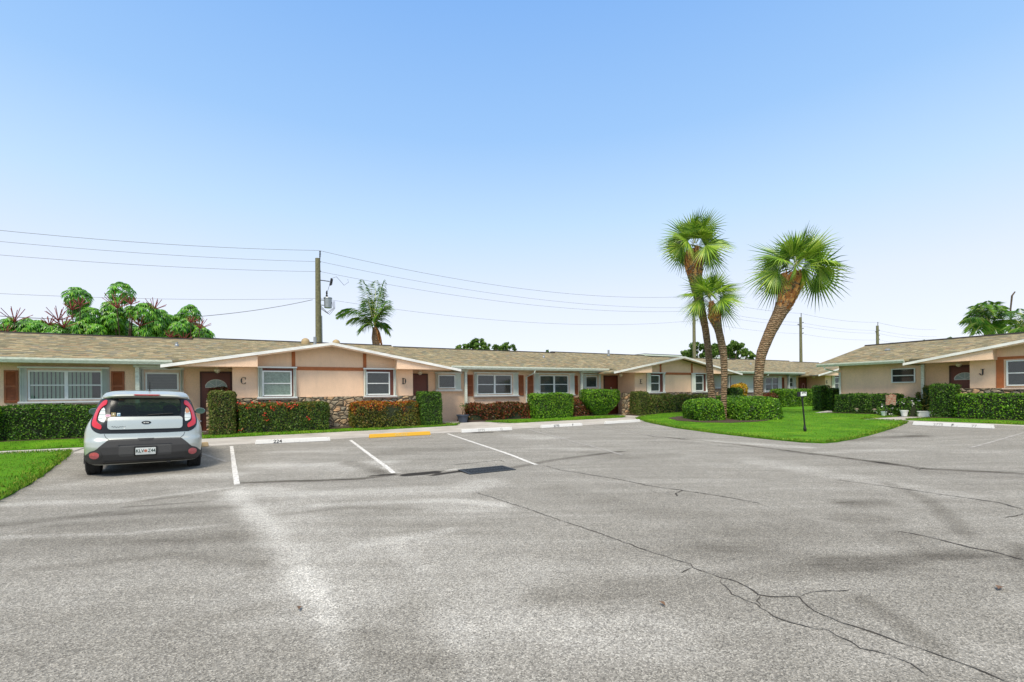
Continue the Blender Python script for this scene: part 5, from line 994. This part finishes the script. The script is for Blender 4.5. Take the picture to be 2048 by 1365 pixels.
# ------------------------------------------------------------------ palms, trees, poles, wires
def fan_palm(label, base, pts, rad, boot_from, crown, R, nleaf, seed, group='three fan palms in the lawn'):
    rr = random.Random(seed); root = empty('fan_palm', base, 0, label, 'palm tree', group)
    L = [Vector(p)-Vector(base) for p in pts]
    # resample trunk
    T = []; RR = []
    for i in range(len(L)-1):
        for k in range(6): T.append(L[i].lerp(L[i+1], k/6)); RR.append(rad[i]+(rad[i+1]-rad[i])*k/6)
    T.append(L[-1]); RR.append(rad[-1]); T2 = T[:]
    for it in range(3): T2 = [T2[0]]+[(T2[i-1]+T2[i]*2+T2[i+1])/4 for i in range(1, len(T2)-1)]+[T2[-1]]
    RR = [r*(1+.02*sin(i*2.7)+rr.uniform(-.025, .025)) for i, r in enumerate(RR)]
    MB().tube(T2, RR, 14).build('trunk', M['bark'], root, True)
    # leaf bases
    V = []; Fq = []
    for i in range(len(T2)-1):
        f = i/(len(T2)-1)
        if f < boot_from: continue
        ax = (T2[i+1]-T2[i]).normalized(); n = 22
        for k in range(n):
            a = rr.uniform(0, 2*pi); ref = Vector((cos(a), sin(a), 0)); ref = (ref-ax*ref.dot(ax)).normalized(); t = ax.cross(ref); p = T2[i].lerp(T2[i+1], rr.random())+ref*RR[i]*.96
            h = RR[i]*rr.uniform(.35, .7); w = RR[i]*rr.uniform(.12, .22); o = ref*h*.35+ax*h
            b = len(V); V += [p-t*w, p+t*w, p+o+t*w*.6, p+o-t*w*.6]; Fq.append((b, b+1, b+2, b+3))
    if V: npmesh('boots', [tuple(v) for v in V], Fq, [M['boot']], parent=root)
    c = Vector(crown)-Vector(base); V = []; Fq = []; mi = []
    for j in range(nleaf):
        f = (j+.5)/nleaf; az = j*2.39996+rr.uniform(-.3, .3); el = radians(-34+122*(f**.85))+rr.uniform(-.12, .12)
        d = Vector((cos(az)*cos(el), sin(az)*cos(el), sin(el))); pl = R*rr.uniform(.20, .46); fl = R*.64*rr.uniform(.82, 1.08)*(1 if el < 1.1 else .8)
        side = d.cross(Vector((0, 0, 1))); side = side.normalized() if side.length > .1 else Vector((1, 0, 0)); upv = side.cross(d)
        p0 = c+d*.08; p1 = c+d*pl*.6+Vector((0, 0, .02)); p2 = c+d*pl-Vector((0, 0, .05*pl)); w = .012
        for a, b_ in ((p0, p1), (p1, p2)):
            k = len(V); V += [a-side*w, a+side*w, b_+side*w, b_-side*w]; Fq.append((k, k+1, k+2, k+3)); mi.append(1)
        roll = rr.uniform(-1.35, 1.35) if el < 1.0 else rr.uniform(-.6, .6); side2 = side*cos(roll)+upv*sin(roll); up2 = upv*cos(roll)-side*sin(roll); d2 = (d-Vector((0, 0, rr.uniform(.1, .7) if el < .8 else .02))).normalized()
        nl = 27
        for i in range(nl):
            a = radians(-112+224*i/(nl-1)); ll = fl*(1-.30*(abs(a)/2.2)**1.5)*rr.uniform(.9, 1.08)
            q = d2*cos(a)+side2*sin(a)-up2*.22*abs(sin(a)); q.normalize(); t = q.cross(up2).normalized()
            m1 = p2+q*ll*.42-Vector((0, 0, .005)); m2 = p2+q*ll*.72-Vector((0, 0, .01+.03*ll)); tip = p2+q*ll-Vector((0, 0, .02+.12*ll*rr.uniform(.2, 1.4)))
            hw = ll*.42*radians(224/(nl-1))*.44
            fold = up2*hw*.5
            k = len(V); V += [p2, m1-t*hw, m1+fold, m1+t*hw, m2-t*hw*.42, m2+t*hw*.42, tip]
            Fq += [(k, k+1, k+2), (k, k+2, k+3), (k+1, k+4, k+2), (k+2, k+5, k+3), (k+2, k+4, k+6, k+5)]; mi += [0]*5
    npmesh('crown', [tuple(v) for v in V], Fq, [M['fan'], M['petiole']], mi, root)
    return root
def track(Y, L): return [at(u, v, Y) for u, v in L]
for lab, Y, L, rad, bf, cr_, R, nl, sd_ in (
  ('tallest upright fan palm, leftmost trunk, its crown highest of the three', 20.6, [(1432, 845), (1424, 800), (1421, 760), (1417, 705), (1411, 658), (1404, 625), (1398, 600), (1392, 570), (1388, 535), (1388, 515), (1388, 498)], [.19, .17, .15, .145, .15, .17, .20, .25, .37, .33, .16], .70, (1389, 490), 1.98, 28, 3),
  ('short fan palm in the middle of the three, crown below the others', 19.7, [(1447, 846), (1447, 800), (1449, 750), (1447, 705), (1437, 660), (1430, 637), (1426, 622), (1422, 603)], [.13, .12, .13, .155, .16, .25, .17, .08], .62, (1421, 598), 1.68, 22, 5),
  ('leaning fan palm with the widest crown, rightmost trunk of the three', 20.2, [(1517, 848), (1516, 800), (1517, 760), (1521, 712), (1540, 665), (1556, 634), (1570, 606), (1577, 588), (1583, 568), (1590, 548)], [.20, .19, .18, .21, .24, .28, .33, .38, .46, .22], .60, (1592, 535), 2.35, 30, 9)):
    P = track(Y, L); fan_palm(lab, (P[0].x, P[0].y, P[0].z), P, rad, bf, at(cr_[0], cr_[1], Y), R, nl, sd_)
def frond(V, Fq, mi, c, tip, arch, rr, ll=.75, hang=.7, nl=26, w=.05, brown=False):
    c = Vector(c); tip = Vector(tip); mid = (c+tip)/2+Vector((0, 0, arch))
    B = lambda t: c*(1-t)**2+mid*2*t*(1-t)+tip*t*t
    pr = B(0)
    for i in range(1, 13):
        p = B(i/12); d = (p-pr).normalized(); s = d.cross(Vector((0, 0, 1))); s = s.normalized() if s.length > .05 else Vector((1, 0, 0)); r = .03*(1-i/14); k = len(V)
        V += [pr-s*r, pr+s*r, p+s*r, p-s*r]; Fq.append((k, k+1, k+2, k+3)); mi.append(1); pr = p
    for i in range(nl*2):
        t = .12+.88*(i//2)/nl; p = B(t); d = (B(min(1, t+.02))-B(t-.02)).normalized(); s = d.cross(Vector((0, 0, 1))); s = s.normalized() if s.length > .05 else Vector((1, 0, 0))
        s = s*(1 if i % 2 else -1); L = ll*(sin(pi*min(1, t*.9+.1))**.6)*rr.uniform(.75, 1.15); q = (s*.65+d*.55+Vector((0, 0, -hang*rr.uniform(.3, 1.0)))).normalized(); t2 = q.cross(d).normalized()
        k = len(V); e1 = p+q*L*.5; e2 = p+q*L+Vector((0, 0, -.18*L)); V += [p, e1-t2*w*.5, e2, e1+t2*w*.5]; Fq.append((k, k+1, k+2, k+3)); mi.append(2 if brown else 0)
def feather_palm(label, Y, base, trunk, rad, crown, fronds, seed, ll=.75, nl=26, w=.06, spike=None, group=None):
    rr = random.Random(seed); P = [Vector(base)]+track(Y, trunk); root = empty('feather_palm', base, 0, label, 'palm tree', group); b0 = Vector(base)
    MB().tube([p-b0 for p in P], rad, 10).build('trunk', M['bark'], root, True)
    c = at(crown[0], crown[1], Y)-b0; V = []; Fq = []; mi = []
    for u, v, arch, dy, *x in fronds:
        t = at(u, v, Y+dy); frond(V, Fq, mi, c, t-b0, arch, rr, ll*(x[0] if x else 1), .75, nl, w, bool(x and len(x) > 1))
    npmesh('crown', [tuple(v) for v in V], Fq, [M['feather'], M['petiole'], M['boot']], mi, root)
    if spike: part(root, 'spear_leaf', M['trunk'], lambda b: b.tube([at(u, v, Y)-b0 for u, v in spike], [.06, .06, .07, .05], 6))
    return root
b = at(753, 850, 29); b.z = 0
feather_palm('ragged coconut palm rising behind the roof, right of the transformer pole', 29, b, [(753, 700), (751, 676), (750, 655)], [.2, .2, .24, .14], (749, 652), [(724, 558, .3, .5), (741, 566, .1, -1), (752, 560, .2, 1), (770, 560, .5, 0), (762, 572, .2, .8), (777, 600, .3, -.8), (772, 612, .3, .6), (672, 636, 1.35, -.6), (672, 630, 1.5, .4), (696, 645, .9, .8), (722, 660, .6, -.8), (778, 664, .55, 0), (771, 650, .4, 1), (735, 600, .1, -.6), (758, 590, .1, .4), (764, 692, .6, 0, .7, 1), (731, 600, .2, 1.2)], 4, .85, 40, .065)
b = at(1976, 840, 42); b.z = 0
feather_palm('wind swept feather palm behind the ridge of the J building', 42, b, [(1978, 690), (1977, 655)], [.3, .3, .34], (1979, 650), [(1925, 643, 1.1, -1), (1927, 637, 1.4, 1), (1934, 664, 1.2, -1), (1938, 655, 1.3, 1), (1945, 622, 1.2, 0), (1950, 612, 1.1, 1), (1960, 606, .9, -1), (1975, 602, .8, 1), (1990, 605, .8, 0), (2004, 612, .8, 1), (2012, 625, .7, -1), (2016, 645, .7, 0), (2012, 660, .6, 1), (1995, 668, .4, -1.5), (1950, 668, .9, -1.5), (1985, 610, .5, -1)], 6, 1.15, 46, .10, spike=[(2022, 640), (2021, 620), (2024, 592), (2030, 584)], group='feather palms behind the J building')
b = at(2046, 840, 38); b.z = 0
feather_palm('second feather palm cut by the right edge of the photo', 38, b, [(2046, 700), (2046, 665)], [.3, .3, .3], (2046, 660), [(2027, 622, .7, 0), (2022, 640, .7, 1), (2028, 668, .7, -1), (2040, 617, .5, 1), (2060, 620, .6, 0), (2070, 640, .6, 0), (2020, 655, .7, 0), (2034, 660, .4, -1), (2075, 655, .5, 1)], 8, 1.0, 24, .10, group='feather palms behind the J building')
def umbrella_tree(label, ros, spk, n0, seed, base_u):
    rr = random.Random(seed); r_ = np.random.default_rng(seed)
    def hit(u, v, n): d = ray(u, v); t = n/(d.x*NX.x+d.y*NX.y); p = d*t; p.z += EYE; return p
    b0 = hit(base_u, 760, n0); b0.z = 0; root = empty('umbrella_tree', b0, 0, label, 'tree', 'umbrella trees behind the long roof')
    ros = list(ros)+[(rr.uniform(min(q[0] for q in ros), max(q[0] for q in ros)), rr.uniform(655, 672), rr.uniform(16, 24)) for _ in range(len(ros)//2+3)]
    V = []; Fq = []; br = MB(); rd = MB(); fork = Vector((0, 0, 2.2)); br.tube([(0, 0, -.1), (.05, 0, 1.2), fork], [.16, .13, .11], 8)
    for u, v, rp in ros:
        n = n0+rr.uniform(-1.2, 1.2); c = hit(u, v, n); R = rp/F*c.y*1.0; c -= b0; br.tube([fork, (fork+c)/2+Vector((0, 0, -.4)), c-Vector((0, 0, R*.3))], [.07, .05, .03], 6)
        nlv = int(26+R*34)
        for j in range(nlv):
            f = (j+.5)/nlv; el = radians(88-f*140); az = j*2.4+rr.uniform(-.2, .2); d = Vector((cos(az)*cos(el), sin(az)*cos(el), sin(el))); h = c+d*R*(.62+.18*rr.random())+Vector((0, 0, -R*.1))
            ax = (d+Vector((0, 0, .7))).normalized(); s1 = ax.orthogonal().normalized(); s2 = ax.cross(s1); a0 = rr.uniform(0, 6)
            k = 9
            for i in range(k):
                a = a0+2*pi*i/k; q = (s1*cos(a)+s2*sin(a)+ax*.10-Vector((0, 0, .35))).normalized(); L = min(.23, R*.42)*rr.uniform(.85, 1.1); t = q.cross(ax).normalized(); w = L*.17
                m = h+q*L*.5; e_ = h+q*L-Vector((0, 0, L*.38)); b = len(V); V += [h, m-t*w-ax*.01, e_, m+t*w-ax*.01, m+ax*L*.05]; Fq += [(b, b+1, b+4), (b+1, b+2, b+4), (b+2, b+3, b+4), (b+3, b, b+4)]
    for u, v, rp in spk:
        c = hit(u, v+rp*.4, n0-1.3); R = rp/F*c.y*1.25; c -= b0; br.tube([fork, (fork+c)/2+Vector((0, 0, -.3)), c], [.035, .025, .02], 6)
        for j in range(12):
            az = j*2.4; el = radians(18+60*(j/12)); d = Vector((cos(az)*cos(el), sin(az)*cos(el), sin(el))); rd.tube([c, c+d*R], [.016, .013], 5)
    npmesh('crown', [tuple(v) for v in V], Fq, [M['umb']], parent=root); br.build('trunk', M['trunk'], root, True); rd.build('flower_spikes', M['umbred'], root)
ROS = [(155, 592, 27), (243, 583, 28), (380, 625, 24), (157, 618, 20), (180, 632, 26), (206, 640, 14), (225, 616, 22), (229, 636, 26), (292, 623, 26), (265, 623, 17), (321, 632, 20), (340, 640, 16), (360, 640, 18), (310, 647, 22), (346, 654, 22), (247, 659, 26), (270, 668, 18), (292, 661, 22), (312, 665, 18), (330, 668, 18), (216, 657, 22), (200, 668, 18), (166, 657, 26), (191, 661, 22), (108, 661, 24), (130, 670, 18), (76, 652, 20), (88, 667, 20), (50, 657, 22), (54, 645, 14), (20, 647, 18), (34, 664, 18), (409, 672, 22), (391, 664, 20), (368, 668, 22), (371, 648, 16), (140, 650, 14), (145, 668, 18), (7, 661, 18), (0, 668, 16), (350, 672, 18), (230, 672, 16), (62, 672, 16)]
SPK = [(29, 634, 25), (117, 632, 24), (128, 647, 22), (234, 606, 27), (308, 612, 20), (279, 643, 24), (400, 650, 19), (144, 614, 16), (99, 645, 15), (11, 662, 18), (341, 670, 14), (368, 676, 14), (382, 641, 12), (262, 604, 14), (160, 606, 14)]
for lab, a, b, bu, sd_ in (('low umbrella tree with red spikes at the left edge, above the roof', -99, 92, 40, 1), ('umbrella tree with a tall green tuft, second from the left above the roof', 92, 208, 160, 2), ('tallest umbrella tree with red flower spikes under its top tuft', 208, 335, 250, 3), ('rightmost umbrella tree above the roof, left of the transformer pole', 335, 500, 380, 4)):
    umbrella_tree(lab, [r for r in ROS if a <= r[0] < b], [r for r in SPK if a <= r[0] < b], 30, sd_, bu)
def bushy_tree(label, Y, blobs, base_u, seed, size=.28, dens=28, group='leafy trees on the skyline'):
    r_ = np.random.default_rng(seed); b0 = at(base_u, 800, Y); b0.z = 0; root = empty('leafy_tree', b0, 0, label, 'tree', group); Ps = []; Ns = []; tr = MB(); fork = Vector((0, 0, 2.5)); tr.tube([(0, 0, -.2), fork], [.25, .16], 8)
    for u, v, rp in blobs:
        c = at(u, v, Y+r_.uniform(-1.5, 1.5))-b0; R = rp/F*Y; tr.tube([fork, (fork+c)/2, c], [.12, .08, .03], 6)
        for sub in range(7):
            cc = np.array(c)+r_.normal(0, R*.48, 3)*[1, 1, .7]; rs = R*r_.uniform(.25, .5); k = int(dens*rs*rs*12*3); d = r_.normal(size=(k, 3)); d /= np.linalg.norm(d, axis=1)[:, None]
            Ps.append(cc+d*rs*r_.uniform(.5, 1.12, (k, 1))*[1, 1, .8]); Ns.append(d)
    V, Fq = leafquads(np.concatenate(Ps), np.concatenate(Ns), size, .55, .8); npmesh('crown', V, Fq, [M['tree']], parent=root); tr.build('trunk', M['trunk'], root, True)
bushy_tree('round leafy tree above the roof, left of the pair in the middle', 48, [(945, 690, 16), (930, 696, 14), (965, 690, 14), (915, 700, 10), (975, 699, 12), (950, 684, 9)], 945, 1)
bushy_tree('smaller sparse leafy tree right beside it above the roof', 52, [(1005, 696, 12), (1020, 698, 10), (992, 697, 9), (1012, 690, 7)], 1005, 2, dens=20)
bushy_tree('leafy tree behind the gable E, left of the palm trunks', 60, [(1385, 702, 15), (1400, 708, 16), (1375, 712, 10), (1412, 698, 12), (1395, 694, 9)], 1395, 3)
bushy_tree('broad leafy tree between the palm trunks and the leaning palm', 62, [(1440, 700, 16), (1458, 698, 17), (1475, 692, 14), (1485, 704, 14), (1498, 708, 10), (1425, 705, 12), (1465, 708, 16), (1505, 714, 8), (1470, 686, 8)], 1465, 4)
bushy_tree('tree top just showing over the ridge of the J building', 55, [(1852, 684, 6), (1840, 688, 6), (1862, 686, 5)], 1852, 5, dens=40)
bushy_tree('small green tree tip over the ridge step above door E', 50, [(1093, 707, 4), (1096, 703, 3)], 1094, 7, dens=50)
b = at(1890, 840, 50); b.z = 0
feather_palm('palm tip just clearing the ridge of the J building', 50, b, [(1888, 700), (1888, 688)], [.2, .2, .15], (1888, 687), [(1900, 674, .2, 0), (1896, 678, .2, 1), (1884, 680, .2, 0), (1876, 686, .3, 0)], 12, .6, 14, .12)
# poles in a line behind the row
def pole(s, top, label, r=.17, spar=True, parts=()):
    o = empty('utility_pole', W(s, 34.0, 0), pi/2-TH, label, 'utility pole', 'utility poles behind the long row')
    MB().tube([(0, 0, -.3), (0, 0, top)], [r*1.25, r*.85], 12).build('shaft', M['wood'], o, True)
    ins = MB(); ins.tube([(.12, 0, top-.35), (.16, 0, top+.55)], .035, 8)
    for z in (.15, .25, .35, .45): ins.lathe([(0, top+z), (.075, top+z+.03), (0, top+z+.06)], (.15, 0, 0), 10)
    ins.build('top_insulator', M['black'], o)
    if spar:
        for i, (dz, sd_) in enumerate(((.75, 1), (1.05, -1), (1.5, 1), (2.1, 1))):
            part(o, 'insulator', M['black'], lambda b: (b.tube([(sd_*.1, 0, top-dz), (sd_*.55, 0, top-dz+.08)], .03, 6), b.lathe([(0, -.06), (.07, -.02), (.07, .05), (0, .08)], (sd_*.55, 0, top-dz+.1), 10)))
    return o
p1 = pole(3.42, 10.72, 'weathered wooden utility pole carrying a grey transformer', .19, False)
t = part(p1, 'transformer', M['steel'], lambda b: (b.lathe([(0, 7.35), (.25, 7.37), (.26, 8.0), (.29, 8.02), (.27, 8.08), (0, 8.14)], (.62, -.05, 0), 18), b.box(.1, .4, -.08, .0, 7.5, 7.56), b.box(.1, .4, -.08, .0, 7.85, 7.91)), True)
part(t, 'bushing', M['black'], lambda b: (b.lathe([(.05, 8.1), (.08, 8.2), (.04, 8.3), (.07, 8.38), (.03, 8.55), (0, 8.56)], (.55, -.05, 0), 10),))
part(p1, 'cutout_fuse', M['black'], lambda b: (b.tube([(.1, 0, 9.25), (.75, 0, 9.22)], .03, 6), b.tube([(.88, 0, 9.45), (.78, 0, 8.95)], .06, 8), b.tube([(.95, 0, 9.4), (.88, 0, 8.98)], .03, 6), b.tube([(.75, 0, 9.0), (.6, -.03, 8.5)], .012, 5), b.tube([(.9, 0, 9.45), (1.2, 0, 9.6), (1.7, 0, 9.05), (2.0, 0, 9.3), (1.95, 0, 9.5)], .013, 5)))
part(p1, 'drip_loops', M['black'], lambda b: [b.tube([(.1, -.1, 7.3+.1*k), (.5+.1*k, -.2, 7.0-.06*k), (.95+.05*k, -.2, 7.35), (.85+.1*k, -.1, 7.85)], .016, 5) for k in range(3)])
part(p1, 'conduit', M['steel'], lambda b: b.tube([(.22, -.02, 2), (.2, -.02, 6.8)], .05, 8))
part(p1, 'insulator', M['black'], lambda b: b.lathe([(0, -.06), (.08, 0), (0, .08)], (.14, 0, 9.86), 10)); part(p1, 'insulator', M['black'], lambda b: b.lathe([(0, -.06), (.08, 0), (0, .08)], (.14, 0, 10.5), 10))
pole(40.8, 11.0, 'utility pole mostly hidden behind the leftmost fan palm'); pole(60.6, 10.6, 'utility pole standing between the leaning palm and the J building'); pole(80.3, 10.7, 'farthest utility pole, just above the ridge of the J building', .2)
M['wire'] = plain('wire', (.22, .23, .24), .6)
def wire(label, pts, r=.012, sag=1.0, dn=0):
    P = []
    for (s0, z0), (s1, z1) in zip(pts, pts[1:]):
        sg_ = sag*((s1-s0)/37)**2
        for i in range(25 if (s1-s0) > 5 else 5): t = i/(25 if (s1-s0) > 5 else 5); P.append(W(s0+(s1-s0)*t, 34.0+dn, z0+(z1-z0)*t-sg_*4*t*(1-t)))
    P.append(W(pts[-1][0], 34.0+dn, pts[-1][1])); return MB().tube(P, r, 5).build('power_line', M['wire'], label=label, cat='power line', group='power lines strung between the poles')
pz = [3.5, 40.8, 60.6, 80.3, 100]
wire('highest power line, on the pole top insulators', [(-33, 11.3)]+[(s, z) for s, z in zip(pz, (11.28, 11.5, 11.1, 11.2, 11.2))], .013, 1.15)
wire('second power line from the top', [(-33, 10.5)]+[(s+.1, z) for s, z in zip(pz, (10.5, 10.3, 9.9, 10.0, 10.0))], .011, .95, -.08)
wire('third power line, passing just above the coconut palm', [(-33, 9.8)]+[(s+.1, z) for s, z in zip(pz, (9.86, 9.95, 9.55, 9.6, 9.6))], .011, .95, .1)
wire('lowest long power line, from the transformer to the right', [(-33, 7.6)]+[(s+.1, z) for s, z in zip(pz, (8.0, 8.9, 8.5, 8.6, 8.6))], .010, 1.0, 0)
a, b_ = at(625, 600, 32.3), at(-60, 628, 22); P = []
for i in range(25): t_ = i/24; q = a.lerp(b_, t_); q.z -= 1.0*4*t_*(1-t_)*.75; P.append(q)
MB().tube(P, .02, 6).build('power_line', M['wire'], label='thick sagging service cable from the pole down to the left edge', cat='power line', group='power lines strung between the poles')
a, b_ = at(-40, 646, 24), W(-6.2, 25.3, 3.9); MB().tube([a, a.lerp(b_, .5)-Vector((0, 0, .1)), b_], .018, 5).build('power_line', M['wire'], label='short black cable meeting the roof ridge at the left edge', cat='power line', group='power lines strung between the poles')
# pale building beyond the row, seen over the ridge
def hitn(u, v, n): d = ray(u, v); t = n/(d.x*NX.x+d.y*NX.y); p = d*t; p.z += EYE; return sn(p.x, p.y)[0], p.z
s1, z1 = hitn(1292, 707, 46); s2, z2 = hitn(1486, 714, 46)
fb = empty('distant_building', W((s1+s2)/2, 46, 0), pi/2-TH, 'pale flat roofed building just showing beyond the roof, right of door E', 'building'); hw = (s2-s1)/2
part(fb, 'wall', M['white'], lambda b: b.box(-hw, hw, .3, 9, -.2, z1-.3)); part(fb, 'roof', M['alu'], lambda b: b.box(-hw-.3, hw+.3, 0, 9.3, z1-.29, z1-.1)); part(fb, 'roof_edge', M['ridge'], lambda b: b.box(-hw-.3, hw+.3, -.02, 9.3, z1-.098, z1-.04))
